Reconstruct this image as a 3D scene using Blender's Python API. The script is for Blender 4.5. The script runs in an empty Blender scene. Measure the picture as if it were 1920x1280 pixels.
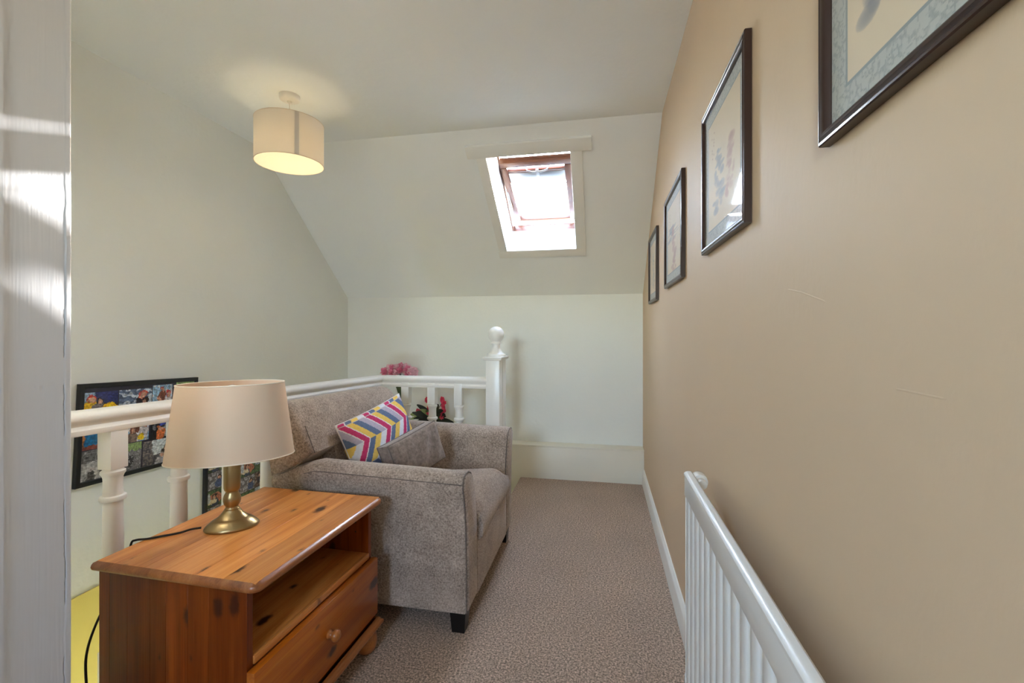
import bpy, bmesh, math, random
from mathutils import Vector, Matrix, noise

S = bpy.context.scene
COL = S.collection
random.seed(7)

# ------------------------------------------------------------------ camera
cam = bpy.data.cameras.new('camera')
cam.sensor_width = 36.0
cam.lens = 16.0
cam.shift_y = -18.0 / 1920.0
cam.clip_start = 0.02
camo = bpy.data.objects.new('camera', cam)
camo.location = (0, 0, 1.2)
camo.rotation_euler = (math.radians(90), 0, math.radians(11.27))
COL.objects.link(camo)
S.camera = camo

# ------------------------------------------------------------------ light
SUN_DIR = Vector((0.318, 1.0, 0.303)).normalized()      # towards the sun
W = bpy.data.worlds.new('world')
S.world = W
W.use_nodes = True
nt = W.node_tree
bg = nt.nodes['Background']
sky = nt.nodes.new('ShaderNodeTexSky')
sky.sky_type = 'NISHITA'
sky.sun_disc = False
sky.sun_elevation = math.radians(17)
sky.sun_rotation = math.atan2(SUN_DIR.x, SUN_DIR.y)
mixw = nt.nodes.new('ShaderNodeMix')
mixw.data_type = 'RGBA'
mixw.inputs[0].default_value = 0.75
nt.links.new(sky.outputs[0], mixw.inputs[6])
mixw.inputs[7].default_value = (0.59, 0.69, 0.89, 1)   # thin bright haze
nt.links.new(mixw.outputs[2], bg.inputs[0])
bg.inputs[1].default_value = 17.0

sun = bpy.data.lights.new('sun', 'SUN')
sun.energy = 20.0
sun.angle = math.radians(0.6)
sun.color = (1.0, 0.97, 0.94)
suno = bpy.data.objects.new('sun', sun)
suno.rotation_euler = (-SUN_DIR).to_track_quat('-Z', 'Y').to_euler()
suno.location = (2, 6, 5)
COL.objects.link(suno)

def portal(name, loc, direction, sx, sy):
    l = bpy.data.lights.new(name, 'AREA')
    l.shape = 'RECTANGLE'
    l.size, l.size_y = sx, sy
    l.cycles.is_portal = True
    o = bpy.data.objects.new(name, l)
    o.location = loc
    o.rotation_euler = Vector(direction).to_track_quat('-Z', 'Y').to_euler()
    COL.objects.link(o)

S.view_settings.view_transform = 'Standard'
S.view_settings.look = 'None'
S.view_settings.gamma = 1.0
S.view_settings.use_curve_mapping = False
S.view_settings.exposure = 1.04
S.cycles.max_bounces = 14
S.cycles.diffuse_bounces = 8
S.cycles.transparent_max_bounces = 16
S.cycles.caustics_reflective = False
S.cycles.caustics_refractive = False

# ------------------------------------------------------------------ helpers
def lin(*c):
    r = []
    for x in c:
        x = x / 255.0
        r.append(x / 12.92 if x <= 0.04045 else ((x + 0.055) / 1.055) ** 2.4)
    return tuple(r)

WORLD = {}

class MB:
    """collects shapes in world coordinates and links them as one mesh object"""
    def __init__(self):
        self.bm = bmesh.new()

    def add(self, other):
        me = bpy.data.meshes.new('tmp')
        other.to_mesh(me)
        self.bm.from_mesh(me)
        bpy.data.meshes.remove(me)
        other.free()

    def box(self, x0, x1, y0, y1, z0, z1, bev=0.0, seg=2, M=None):
        b = bmesh.new()
        bmesh.ops.create_cube(b, size=1.0)
        for v in b.verts:
            v.co = Vector(((x0 + x1) / 2 + v.co.x * (x1 - x0), (y0 + y1) / 2 + v.co.y * (y1 - y0), (z0 + z1) / 2 + v.co.z * (z1 - z0)))
        if bev > 0:
            bmesh.ops.bevel(b, geom=list(b.edges), offset=bev, segments=seg, profile=0.5, affect='EDGES')
        if M is not None:
            b.transform(M)
        self.add(b)
        return self

    def loft(self, secs, cap0=True, cap1=True, closed=True, loop=False):
        b = self.bm
        rings = [[b.verts.new(p) for p in s] for s in secs]
        n = len(rings[0])
        m = n if closed else n - 1
        k = len(rings) if loop else len(rings) - 1
        for i in range(k):
            A, B = rings[i], rings[(i + 1) % len(rings)]
            for j in range(m):
                b.faces.new((A[j], A[(j + 1) % n], B[(j + 1) % n], B[j]))
        if not loop:
            if cap0: b.faces.new(list(reversed(rings[0])))
            if cap1: b.faces.new(rings[-1])
        return self

    def lathe(self, prof, cx, cy, n=32, ax=1.0, ay=1.0, rot=0.0, cap0=True, cap1=True):
        secs = []
        cr, sr = math.cos(rot), math.sin(rot)
        for r, z in prof:
            s = []
            for i in range(n):
                a = 2 * math.pi * i / n
                x, y = r * ax * math.cos(a), r * ay * math.sin(a)
                s.append((cx + x * cr - y * sr, cy + x * sr + y * cr, z))
            secs.append(s)
        return self.loft(secs, cap0, cap1)

    def tube(self, pts, r, n=8):
        pts = [Vector(p) for p in pts]
        secs = []
        up = None
        for i, p in enumerate(pts):
            t = (pts[min(i + 1, len(pts) - 1)] - pts[max(i - 1, 0)]).normalized()
            if up is None:
                up = t.orthogonal().normalized()
            up = (up - t * up.dot(t)).normalized()
            w = t.cross(up)
            rr = r[i] if isinstance(r, (list, tuple)) else r
            secs.append([p + (up * math.cos(2 * math.pi * j / n) + w * math.sin(2 * math.pi * j / n)) * rr for j in range(n)])
        return self.loft(secs)

    def grid(self, f, nu, nv):
        b = self.bm
        g = [[b.verts.new(f(i / nu, j / nv)) for j in range(nv + 1)] for i in range(nu + 1)]
        for i in range(nu):
            for j in range(nv):
                b.faces.new((g[i][j], g[i + 1][j], g[i + 1][j + 1], g[i][j + 1]))
        return self

    def ball(self, c, rx, ry, rz, nu=20, nv=12, M=None):
        b = bmesh.new()
        bmesh.ops.create_uvsphere(b, u_segments=nu, v_segments=nv, radius=1.0)
        for v in b.verts:
            v.co = Vector((v.co.x * rx, v.co.y * ry, v.co.z * rz))
        if M is not None:
            b.transform(M)
        bmesh.ops.translate(b, verts=b.verts, vec=Vector(c))
        self.add(b)
        return self

    def build(self, name, mat, parent=None, smooth=True, sharp=38, subsurf=0, **props):
        b = self.bm
        bmesh.ops.recalc_face_normals(b, faces=b.faces)
        xs = [v.co for v in b.verts]
        lo = Vector((min(v.x for v in xs), min(v.y for v in xs), min(v.z for v in xs)))
        hi = Vector((max(v.x for v in xs), max(v.y for v in xs), max(v.z for v in xs)))
        org = Vector(((lo.x + hi.x) / 2, (lo.y + hi.y) / 2, lo.z))
        bmesh.ops.translate(b, verts=b.verts, vec=-org)
        me = bpy.data.meshes.new(name)
        b.to_mesh(me)
        b.free()
        return link_mesh(name, me, org, mat, parent, smooth, sharp, **props)

def link_mesh(name, me, org, mat, parent=None, smooth=True, sharp=38, **props):
    if smooth:
        me.polygons.foreach_set('use_smooth', [True] * len(me.polygons))
        me.set_sharp_from_angle(angle=math.radians(sharp))
    me.materials.append(mat)
    o = bpy.data.objects.new(name, me)
    COL.objects.link(o)
    put(o, org, parent)
    for k, v in props.items():
        o[k] = v
    return o

def put(o, org, parent):
    org = Vector(org)
    if parent is not None:
        o.parent = parent
        o.location = org - WORLD[parent.name]
    else:
        o.location = org
    WORLD[o.name] = org

def thing(name, loc, label=None, category=None, group=None, kind=None):
    o = bpy.data.objects.new(name, None)
    o.empty_display_size = 0.1
    COL.objects.link(o)
    put(o, loc, None)
    if label: o['label'] = label
    if category: o['category'] = category
    if group: o['group'] = group
    if kind: o['kind'] = kind
    return o

def dup(o, org, parent=None):
    c = o.copy()
    COL.objects.link(c)
    put(c, org, parent)
    for ch in list(o.children):
        dup(ch, WORLD[ch.name] - WORLD[o.name] + Vector(org), c)
    return c

def painted(name, p0, U, V, nu, nv, fn, mat, parent, off=None):
    """flat print: a grid of cells with a colour attribute (rgb from fn(u, v), sRGB 0-255)"""
    p0, U, V = Vector(p0), Vector(U), Vector(V)
    vs = [p0 + U * (i / nu) + V * (j / nv) - p0 for i in range(nu + 1) for j in range(nv + 1)]
    fs, cols = [], []
    for i in range(nu):
        for j in range(nv):
            a = i * (nv + 1) + j
            fs.append((a, a + nv + 1, a + nv + 2, a + 1))
            c = lin(*fn((i + .5) / nu, (j + .5) / nv)) + (1.0,)
            cols.extend(c * 4)
    me = bpy.data.meshes.new(name)
    me.from_pydata(vs, [], fs)
    at = me.color_attributes.new('Col', 'FLOAT_COLOR', 'CORNER')
    at.data.foreach_set('color', cols)
    return link_mesh(name, me, p0, mat, parent, smooth=False)

# ------------------------------------------------------------------ materials
def newmat(name):
    m = bpy.data.materials.new(name)
    m.use_nodes = True
    return m, m.node_tree.nodes, m.node_tree.links, m.node_tree.nodes['Principled BSDF']

def plain(name, col, rough=0.5, metal=0.0, spec=0.5, bump=0.0, bscale=60.0, stretch=(1, 1, 1), vary=0.0, vscale=2.0, sheen=0.0, coat=0.0, detail=4.0):
    m, N, L, B = newmat(name)
    B.inputs['Base Color'].default_value = tuple(col) + (1,)
    B.inputs['Roughness'].default_value = rough
    B.inputs['Metallic'].default_value = metal
    B.inputs['Specular IOR Level'].default_value = spec
    if sheen: B.inputs['Sheen Weight'].default_value = sheen
    if coat: B.inputs['Coat Weight'].default_value = coat
    tc = N.new('ShaderNodeTexCoord')
    if vary:
        n = N.new('ShaderNodeTexNoise')
        n.inputs['Scale'].default_value = vscale
        n.inputs['Detail'].default_value = 5
        L.new(tc.outputs['Object'], n.inputs['Vector'])
        mx = N.new('ShaderNodeMix'); mx.data_type = 'RGBA'
        mx.inputs[6].default_value = tuple(c * (1 - vary) for c in col) + (1,)
        mx.inputs[7].default_value = tuple(min(1, c * (1 + vary)) for c in col) + (1,)
        L.new(n.outputs['Fac'], mx.inputs[0])
        L.new(mx.outputs[2], B.inputs['Base Color'])
    if bump:
        mp = N.new('ShaderNodeMapping')
        mp.inputs['Scale'].default_value = stretch
        L.new(tc.outputs['Object'], mp.inputs['Vector'])
        n2 = N.new('ShaderNodeTexNoise')
        n2.inputs['Scale'].default_value = bscale
        n2.inputs['Detail'].default_value = detail
        L.new(mp.outputs[0], n2.inputs['Vector'])
        bp = N.new('ShaderNodeBump')
        bp.inputs['Strength'].default_value = 1.0
        bp.inputs['Distance'].default_value = bump
        L.new(n2.outputs['Fac'], bp.inputs['Height'])
        L.new(bp.outputs[0], B.inputs['Normal'])
    return m

def carpet_mat():
    m, N, L, B = newmat('carpet')
    B.inputs['Roughness'].default_value = 1.0
    B.inputs['Specular IOR Level'].default_value = 0.05
    B.inputs['Sheen Weight'].default_value = 0.15
    tc = N.new('ShaderNodeTexCoord')
    n = N.new('ShaderNodeTexNoise'); n.inputs['Scale'].default_value = 135; n.inputs['Detail'].default_value = 4; n.inputs['Roughness'].default_value = 0.8
    L.new(tc.outputs['Object'], n.inputs['Vector'])
    r = N.new('ShaderNodeValToRGB')
    e = r.color_ramp.elements
    e[0].position = 0.37; e[0].color = lin(92, 76, 66) + (1,)
    e[1].position = 0.66; e[1].color = lin(238, 204, 180) + (1,)
    k = e.new(0.5); k.color = lin(160, 140, 122) + (1,)
    L.new(n.outputs['Fac'], r.inputs[0])
    n3 = N.new('ShaderNodeTexNoise'); n3.inputs['Scale'].default_value = 3.5; n3.inputs['Detail'].default_value = 3
    L.new(tc.outputs['Object'], n3.inputs['Vector'])
    mr = N.new('ShaderNodeMapRange'); mr.inputs[3].default_value = 0.85; mr.inputs[4].default_value = 1.15
    L.new(n3.outputs['Fac'], mr.inputs[0])
    mx = N.new('ShaderNodeMix'); mx.data_type = 'RGBA'; mx.blend_type = 'MULTIPLY'; mx.inputs[0].default_value = 1.0
    L.new(r.outputs[0], mx.inputs[6]); L.new(mr.outputs[0], mx.inputs[7])
    L.new(mx.outputs[2], B.inputs['Base Color'])
    bp = N.new('ShaderNodeBump'); bp.inputs['Distance'].default_value = 0.002; bp.inputs['Strength'].default_value = 0.7
    L.new(n.outputs['Fac'], bp.inputs['Height']); L.new(bp.outputs[0], B.inputs['Normal'])
    return m

def fabric_mat(name, dark, light, scale=140.0):
    m, N, L, B = newmat(name)
    B.inputs['Roughness'].default_value = 0.95
    B.inputs['Specular IOR Level'].default_value = 0.15
    B.inputs['Sheen Weight'].default_value = 0.35
    B.inputs['Sheen Roughness'].default_value = 0.5
    B.inputs['Sheen Tint'].default_value = (1.0, 0.93, 0.86, 1)
    tc = N.new('ShaderNodeTexCoord')
    n = N.new('ShaderNodeTexNoise'); n.inputs['Scale'].default_value = scale; n.inputs['Detail'].default_value = 6; n.inputs['Roughness'].default_value = 0.7
    L.new(tc.outputs['Object'], n.inputs['Vector'])
    n2 = N.new('ShaderNodeTexNoise'); n2.inputs['Scale'].default_value = 9; n2.inputs['Detail'].default_value = 6; n2.inputs['Roughness'].default_value = 0.65
    L.new(tc.outputs['Object'], n2.inputs['Vector'])
    ad = N.new('ShaderNodeMix'); ad.inputs[0].default_value = 0.28
    L.new(n.outputs['Fac'], ad.inputs[2]); L.new(n2.outputs['Fac'], ad.inputs[3])
    r = N.new('ShaderNodeValToRGB')
    r.color_ramp.elements[0].position = 0.36; r.color_ramp.elements[0].color = dark + (1,)
    r.color_ramp.elements[1].position = 0.64; r.color_ramp.elements[1].color = light + (1,)
    L.new(ad.outputs[0], r.inputs[0]); L.new(r.outputs[0], B.inputs['Base Color'])
    bp = N.new('ShaderNodeBump'); bp.inputs['Distance'].default_value = 0.0015
    L.new(n.outputs['Fac'], bp.inputs['Height']); L.new(bp.outputs[0], B.inputs['Normal'])
    return m

def wood_mat(name, axis, across, c_dark, c_mid, c_light, knots=True, rough=0.28, tone=0.22, coat=0.2, spec=0.5):
    """varnished pine; the grain runs along the axis in object space, every board has its own offset and tone"""
    m, N, L, B = newmat(name)
    B.inputs['Roughness'].default_value = rough
    B.inputs['Coat Weight'].default_value = coat
    B.inputs['Specular IOR Level'].default_value = spec
    B.inputs['Coat Roughness'].default_value = 0.18
    tc = N.new('ShaderNodeTexCoord')
    oi = N.new('ShaderNodeObjectInfo')
    cm = N.new('ShaderNodeVectorMath'); cm.operation = 'SCALE'
    cm.inputs[0].default_value = (31.0, 17.0, 43.0)
    L.new(oi.outputs['Random'], cm.inputs['Scale'])
    ad = N.new('ShaderNodeVectorMath'); ad.operation = 'ADD'
    L.new(tc.outputs['Object'], ad.inputs[0]); L.new(cm.outputs[0], ad.inputs[1])
    def mapped(along, across):
        mp = N.new('ShaderNodeMapping')
        s = [across] * 3; s[axis] = along
        mp.inputs['Scale'].default_value = s
        L.new(ad.outputs[0], mp.inputs['Vector'])
        return mp.outputs[0]
    n1 = N.new('ShaderNodeTexNoise'); n1.inputs['Scale'].default_value = 1.0; n1.inputs['Detail'].default_value = 4; n1.inputs['Distortion'].default_value = 0.6
    L.new(mapped(1.6, 28.0), n1.inputs['Vector'])
    n2 = N.new('ShaderNodeTexNoise'); n2.inputs['Scale'].default_value = 1.0; n2.inputs['Detail'].default_value = 3
    L.new(mapped(5.0, 260.0), n2.inputs['Vector'])
    mx = N.new('ShaderNodeMix'); mx.inputs[0].default_value = 0.3
    L.new(n1.outputs['Fac'], mx.inputs[2]); L.new(n2.outputs['Fac'], mx.inputs[3])
    r = N.new('ShaderNodeValToRGB')
    e = r.color_ramp.elements
    e[0].position = 0.32; e[0].color = c_dark + (1,)
    e[1].position = 0.66; e[1].color = c_light + (1,)
    k = e.new(0.48); k.color = c_mid + (1,)
    L.new(mx.outputs[0], r.inputs[0])
    mr = N.new('ShaderNodeMapRange'); mr.inputs[3].default_value = 1 - tone; mr.inputs[4].default_value = 1 + tone
    L.new(oi.outputs['Random'], mr.inputs[0])
    mu = N.new('ShaderNodeMix'); mu.data_type = 'RGBA'; mu.blend_type = 'MULTIPLY'; mu.inputs[0].default_value = 1
    L.new(r.outputs[0], mu.inputs[6]); L.new(mr.outputs[0], mu.inputs[7])
    out = mu.outputs[2]
    if knots:
        vo = N.new('ShaderNodeTexVoronoi'); vo.inputs['Scale'].default_value = 1.0; vo.voronoi_dimensions = '2D'
        s3 = N.new('ShaderNodeSeparateXYZ'); L.new(mapped(4.6, 9.0), s3.inputs[0])
        c3 = N.new('ShaderNodeCombineXYZ'); L.new(s3.outputs[axis], c3.inputs[0]); L.new(s3.outputs[across], c3.inputs[1])
        L.new(c3.outputs[0], vo.inputs['Vector'])
        # only some cells carry a knot, each with its own size
        sp = N.new('ShaderNodeSeparateColor'); L.new(vo.outputs['Color'], sp.inputs[0])
        sz = N.new('ShaderNodeMapRange'); sz.inputs[1].default_value = 0.35; sz.inputs[2].default_value = 1.0; sz.inputs[3].default_value = 0.0; sz.inputs[4].default_value = 0.15
        L.new(sp.outputs[0], sz.inputs[0])
        nz = N.new('ShaderNodeTexNoise'); nz.inputs['Scale'].default_value = 60; L.new(ad.outputs[0], nz.inputs['Vector'])
        nm = N.new('ShaderNodeMath'); nm.operation = 'MULTIPLY_ADD'; nm.inputs[1].default_value = 0.12; nm.inputs[2].default_value = -0.06
        L.new(nz.outputs['Fac'], nm.inputs[0])
        d2 = N.new('ShaderNodeMath'); d2.operation = 'ADD'; L.new(vo.outputs['Distance'], d2.inputs[0]); L.new(nm.outputs[0], d2.inputs[1])
        df = N.new('ShaderNodeMath'); df.operation = 'SUBTRACT'; L.new(sz.outputs[0], df.inputs[0]); L.new(d2.outputs[0], df.inputs[1])
        sm = N.new('ShaderNodeMapRange'); sm.inputs[1].default_value = -0.07; sm.inputs[2].default_value = 0.05; sm.interpolation_type = 'SMOOTHSTEP'
        L.new(df.outputs[0], sm.inputs[0])
        km = N.new('ShaderNodeMix'); km.data_type = 'RGBA'
        L.new(sm.outputs[0], km.inputs[0]); L.new(out, km.inputs[6])
        km.inputs[7].default_value = lin(62, 26, 12) + (1,)
        out = km.outputs[2]
    L.new(out, B.inputs['Base Color'])
    bp = N.new('ShaderNodeBump'); bp.inputs['Distance'].default_value = 0.0003
    L.new(n2.outputs['Fac'], bp.inputs['Height']); L.new(bp.outputs[0], B.inputs['Normal'])
    return m

def glass_mat(name, tint=(1, 1, 1), gl=0.5, rough=0.03):
    m, N, L, B = newmat(name)
    N.remove(B)
    out = N['Material Output']
    t = N.new('ShaderNodeBsdfTransparent'); t.inputs[0].default_value = tuple(tint) + (1,)
    g = N.new('ShaderNodeBsdfGlossy'); g.inputs['Roughness'].default_value = rough
    lw = N.new('ShaderNodeLayerWeight'); lw.inputs[0].default_value = 0.5
    pw = N.new('ShaderNodeMath'); pw.operation = 'POWER'; pw.inputs[1].default_value = 4.0
    L.new(lw.outputs['Facing'], pw.inputs[0])
    f = N.new('ShaderNodeMath'); f.operation = 'MULTIPLY_ADD'; f.inputs[1].default_value = gl; f.inputs[2].default_value = 0.02
    L.new(pw.outputs[0], f.inputs[0])
    mx = N.new('ShaderNodeMixShader')
    L.new(f.outputs[0], mx.inputs[0]); L.new(t.outputs[0], mx.inputs[1]); L.new(g.outputs[0], mx.inputs[2])
    L.new(mx.outputs[0], out.inputs[0])
    return m

def shade_mat(name, col, trans, tmix):
    m, N, L, B = newmat(name)
    out = N['Material Output']
    B.inputs['Base Color'].default_value = tuple(col) + (1,)
    B.inputs['Roughness'].default_value = 0.6
    B.inputs['Specular IOR Level'].default_value = 0.3
    tr = N.new('ShaderNodeBsdfTranslucent'); tr.inputs[0].default_value = tuple(trans) + (1,)
    mx = N.new('ShaderNodeMixShader'); mx.inputs[0].default_value = tmix
    L.new(B.outputs[0], mx.inputs[1]); L.new(tr.outputs[0], mx.inputs[2]); L.new(mx.outputs[0], out.inputs[0])
    return m

def print_mat(name, rough=0.6):
    m, N, L, B = newmat(name)
    a = N.new('ShaderNodeAttribute'); a.attribute_name = 'Col'
    L.new(a.outputs['Color'], B.inputs['Base Color'])
    B.inputs['Roughness'].default_value = rough
    B.inputs['Specular IOR Level'].default_value = 0.3
    return m

def glow_mat(name, col, strength):
    m, N, L, B = newmat(name)
    B.inputs['Emission Color'].default_value = tuple(col) + (1,)
    B.inputs['Emission Strength'].default_value = strength
    return m

WHITE = lin(238, 240, 235)
M_wall = plain('white wall paint', WHITE, 0.75, bump=0.0012, bscale=45, vary=0.02, vscale=3)
M_ceil = plain('white ceiling paint', lin(240, 242, 239), 0.8, bump=0.0015, bscale=30, vary=0.02, vscale=3)
M_cream = plain('cream wall paint', lin(210, 186, 156), 0.62, spec=0.3, bump=0.0007, bscale=45, stretch=(1, 1, 0.6), vary=0.03, vscale=2.5, detail=5)
M_yellow = plain('yellow wall paint', lin(232, 214, 120), 0.7, bump=0.0008, bscale=40)
M_gloss = plain('white gloss paint', lin(242, 240, 234), 0.28, spec=0.5, bump=0.0004, bscale=40)
M_trim = plain('white trim paint', lin(238, 237, 230), 0.4, bump=0.0006, bscale=30)
M_ledge = plain('cream trim paint', lin(238, 234, 218), 0.4, bump=0.0006, bscale=30, vary=0.03)
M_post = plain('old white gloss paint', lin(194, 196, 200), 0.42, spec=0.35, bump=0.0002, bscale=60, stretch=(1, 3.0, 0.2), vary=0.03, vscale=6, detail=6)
M_rad = plain('radiator enamel', lin(226, 227, 224), 0.3, spec=0.5)
M_radgrey = plain('radiator valve plastic', lin(225, 218, 204), 0.35)
M_black = plain('black frame lacquer', lin(22, 24, 25), 0.4)
M_espresso = plain('dark espresso frame', lin(50, 32, 27), 0.30, spec=0.4, coat=0.08)
M_leg = plain('black leg lacquer', lin(16, 14, 14), 0.35)
M_brass = plain('aged brass', lin(158, 136, 96), 0.32, metal=1.0, vary=0.12, vscale=30)
M_cord = plain('black cord', lin(14, 13, 13), 0.45)
M_plastic = plain('white plastic', lin(232, 228, 220), 0.35)
M_carpet = carpet_mat()
M_fab = fabric_mat('taupe chenille', lin(104, 90, 80), lin(200, 181, 165))
M_fabp = fabric_mat('taupe chenille piping', lin(76, 66, 60), lin(138, 124, 115), 200)
M_fab2 = fabric_mat('taupe velvet', lin(108, 94, 84), lin(156, 139, 126), 60)
M_cushpipe = plain('white cushion edging', lin(226, 218, 214), 0.9)
P_D, P_M, P_L = lin(182, 104, 40), lin(210, 134, 64), lin(228, 160, 92)
M_pine_y = wood_mat('varnished pine along', 1, 0, P_D, P_M, P_L)
M_pine_z_shaded = wood_mat('varnished pine upright shaded', 2, 0, lin(90, 34, 4), lin(110, 46, 7), lin(130, 62, 14), coat=0.05, spec=0.3)  # side panels: their shade is put into a darker pine colour
M_pine_f = wood_mat('varnished pine front', 1, 2, lin(146, 66, 8), lin(174, 90, 14), lin(192, 112, 28))
M_pine_x = wood_mat('varnished pine across', 0, 1, lin(150, 84, 34), lin(180, 108, 50), lin(202, 132, 70), knots=False)
M_pine_edge = wood_mat('varnished pine moulding', 1, 0, lin(126, 68, 28), lin(156, 92, 44), lin(178, 114, 62), knots=False, rough=0.36)
M_winwood = plain('lacquered window pine', lin(92, 56, 38), 0.35, bump=0.0004, bscale=30, stretch=(2, 40, 40), vary=0.12, vscale=12)
M_alu = plain('grey aluminium', lin(150, 150, 150), 0.35, metal=0.8)
M_glass = glass_mat('clear glass')
M_pglass = glass_mat('picture glass', gl=0.14, rough=0.04)
M_print = print_mat('flat print')
M_cush = print_mat('woven cushion cover', 0.95)
M_pend = shade_mat('pendant drum fabric', lin(238, 234, 226), lin(255, 244, 228), 0.36)
M_pendseam = plain('pendant seam tape', lin(224, 216, 206), 0.7)
M_lampshade = shade_mat('cream satin lampshade', lin(226, 211, 186), lin(216, 142, 76), 0.30)
M_rim = plain('shade rim tape', lin(226, 212, 192), 0.6)
M_bulb = glow_mat('warm lamp glass', (1.0, 0.74, 0.42), 4.0)
M_clearbulb = plain('frosted lamp glass', lin(232, 230, 226), 0.15, coat=0.5)

# ------------------------------------------------------------------ setting
def roof(y):
    return 2.4 if y <= 2.6 else 2.4 - 0.7236 * (y - 2.6)

def left_x(y):
    if y <= 2.3: return -2.19 - 0.038 * (y - 2.6)
    if y >= 3.0: return -2.19 - 0.0976 * (y - 2.6)
    t = (y - 2.3) / 0.7
    a = -2.19 - 0.038 * (y - 2.6); b = -2.19 - 0.0976 * (y - 2.6)
    t = t * t * (3 - 2 * t)
    return a * (1 - t) + b * t

# floor: the landing, open over the stairwell at the left
m = MB()
m.box(-1.60, 0.36, -2.3, 2.98, -0.2, 0)
m.box(-0.665, 0.36, 2.98, 3.9, -0.2, 0)
m.box(-2.6, -1.60, -2.3, 0.66, -0.2, 0)
m.build('floor', M_carpet, kind='structure', label='taupe speckled carpet on the landing floor')
m = MB(); m.box(-2.7, 0.5, 0.4, 4.0, -2.62, -2.5)
m.build('floor_stairwell', M_carpet, kind='structure', label='carpeted floor at the foot of the stairwell')

m = MB(); m.box(-2.7, 0.46, -2.4, 2.60, 2.4, 2.52)
m.build('ceiling', M_ceil, kind='structure', label='flat white ceiling with the pendant light')

# sloping part of the ceiling, with the skylight opening (x, s down the slope, n out through it)
TH = math.atan(0.7236)
SY, SZ = math.cos(TH), -math.sin(TH)
NY, NZ = math.sin(TH), math.cos(TH)
OY, OZ = 2.748, 2.4 - 0.7236 * 0.148
def P(x, s, n):
    return Vector((x, OY + s * SY + n * NY, OZ + s * SZ + n * NZ))
MS = Matrix(((1, 0, 0, 0), (0, SY, NY, OY), (0, SZ, NZ, OZ), (0, 0, 0, 1)))
WX0, WX1, WS = -0.711, -0.193, 0.797
m = MB()
m.box(-2.7, WX0, -0.26, 1.46, 0, 0.27, M=MS)
m.box(WX1, 0.46, -0.26, 1.46, 0, 0.27, M=MS)
m.box(WX0, WX1, -0.26, 0, 0, 0.27, M=MS)
m.loft([[P(x, WS, 0), P(x, 1.46, 0), P(x, 1.46, 0.27), P(x, WS + 0.055, 0.27)] for x in (WX0, WX1)])
m.build('ceiling_slope', M_ceil, kind='structure', label='white sloping ceiling around the skylight', smooth=False)

ys = [-2.3, -1, 0, 0.8, 1.2, 1.6, 2.0, 2.3, 2.4, 2.5, 2.6, 2.7, 2.8, 2.9, 3.0, 3.3, 3.6, 3.9]
m = MB()
m.loft([[(left_x(y), y, -2.5), (left_x(y), y, roof(y) + 0.02), (left_x(y) - 0.12, y, roof(y) + 0.02), (left_x(y) - 0.12, y, -2.5)] for y in ys])
m.build('wall_left', M_wall, kind='structure', label='white stairwell wall with the photo collages')
m = MB()
yl = [0.8, 1.2, 1.6, 2.0, 2.3, 2.5, 2.6, 2.8, 3.0, 3.4, 3.82]
m.loft([[(left_x(y) + 0.006, y, -2.49), (left_x(y) + 0.006, y, 0.098), (left_x(y) - 0.02, y, 0.098), (left_x(y) - 0.02, y, -2.49)] for y in yl])
m.build('trim_1', M_yellow, kind='structure', label='yellow painted lower part of the stairwell wall')

m = MB()
pr = [(-2.3, -0.2), (3.9, -0.2), (3.9, roof(3.9)), (2.6, 2.42), (-2.3, 2.42)]
m.loft([[(x, y, z) for y, z in pr] for x in (0.32, 0.44)])
m.build('wall_right', M_cream, kind='structure', label='cream painted wall with the row of pictures', smooth=False)

for pts in (((0.919, 1.276), (0.875, 1.274), (0.830, 1.265), (0.747, 1.245), (0.668, 1.215)), ((0.60, 1.143), (0.575, 1.1365), (0.514, 1.136), (0.458, 1.14))):
    m = MB()
    pp = [(0.32285, a_ + 0.004 * math.sin(k * 2.1), b_) for k, (a_, b_) in enumerate(pts)]
    m.tube(pp, [0.001] + [0.0032] * (len(pp) - 2) + [0.001], 10)
    m.build('plaster_ridge', M_cream, bpy.data.objects['wall_right'])
m = MB(); m.box(-2.6, 0.44, 3.83, 3.95, -2.5, 1.56)
m.build('wall_back', M_wall, kind='structure', label='low white wall under the slope', smooth=False)
m = MB(); m.box(-2.6, 0.319, 3.705, 3.83, -0.24, 0.262, 0.003); m.box(-2.6, 0.319, 3.70, 3.83, 0.2585, 0.272, 0.004)
m.build('trim_2', M_ledge, kind='structure', label='boxed-in cream ledge along the foot of the back wall')
m = MB(); m.box(-1.61, -1.60, 0.67, 2.98, -2.5, 0.0); m.box(-1.6, -0.66, 2.975, 2.985, -2.5, 0); m.box(-0.665, -0.655, 2.98, 3.83, -2.5, -0.2)
m.build('wall_stairwell', M_trim, kind='structure', label='white lining under the landing edge')

# wall that the camera looks past at the left, its end faced with old door lining
m = MB(); m.box(-2.6, -1.125, 0.655, 0.752, -0.45, 2.42)
m.box(-2.6, -2.05, 0.655, 0.752, -2.5, -0.45); m.box(-1.65, -1.125, 0.655, 0.752, -2.5, -0.45); m.box(-2.05, -1.65, 0.655, 0.752, -2.5, -1.45)
m.build('wall_front', M_wall, kind='structure', label='white partition beside the door lining', smooth=False)
m = MB()
for a in ((-2.05, -1.65, -0.49, -0.45), (-2.05, -1.65, -1.45, -1.41), (-2.05, -2.01, -1.41, -0.49), (-1.69, -1.65, -1.41, -0.49)):
    m.box(a[0], a[1], 0.68, 0.73, a[2], a[3])
w3 = m.build('fill_window_stairs', M_gloss, kind='structure', label='small white window added low in the stairwell for daylight', smooth=False)  # unseen window, added to bring daylight up the stairwell wall
m = MB(); m.box(-2.02, -1.68, 0.70, 0.706, -1.42, -0.48)
m.build('glass_pane', M_glass, w3, smooth=False)
portal('stairwell_portal', (-1.85, 0.645, -0.95), (0, 1, 0), 0.4, 1.0)
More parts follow.
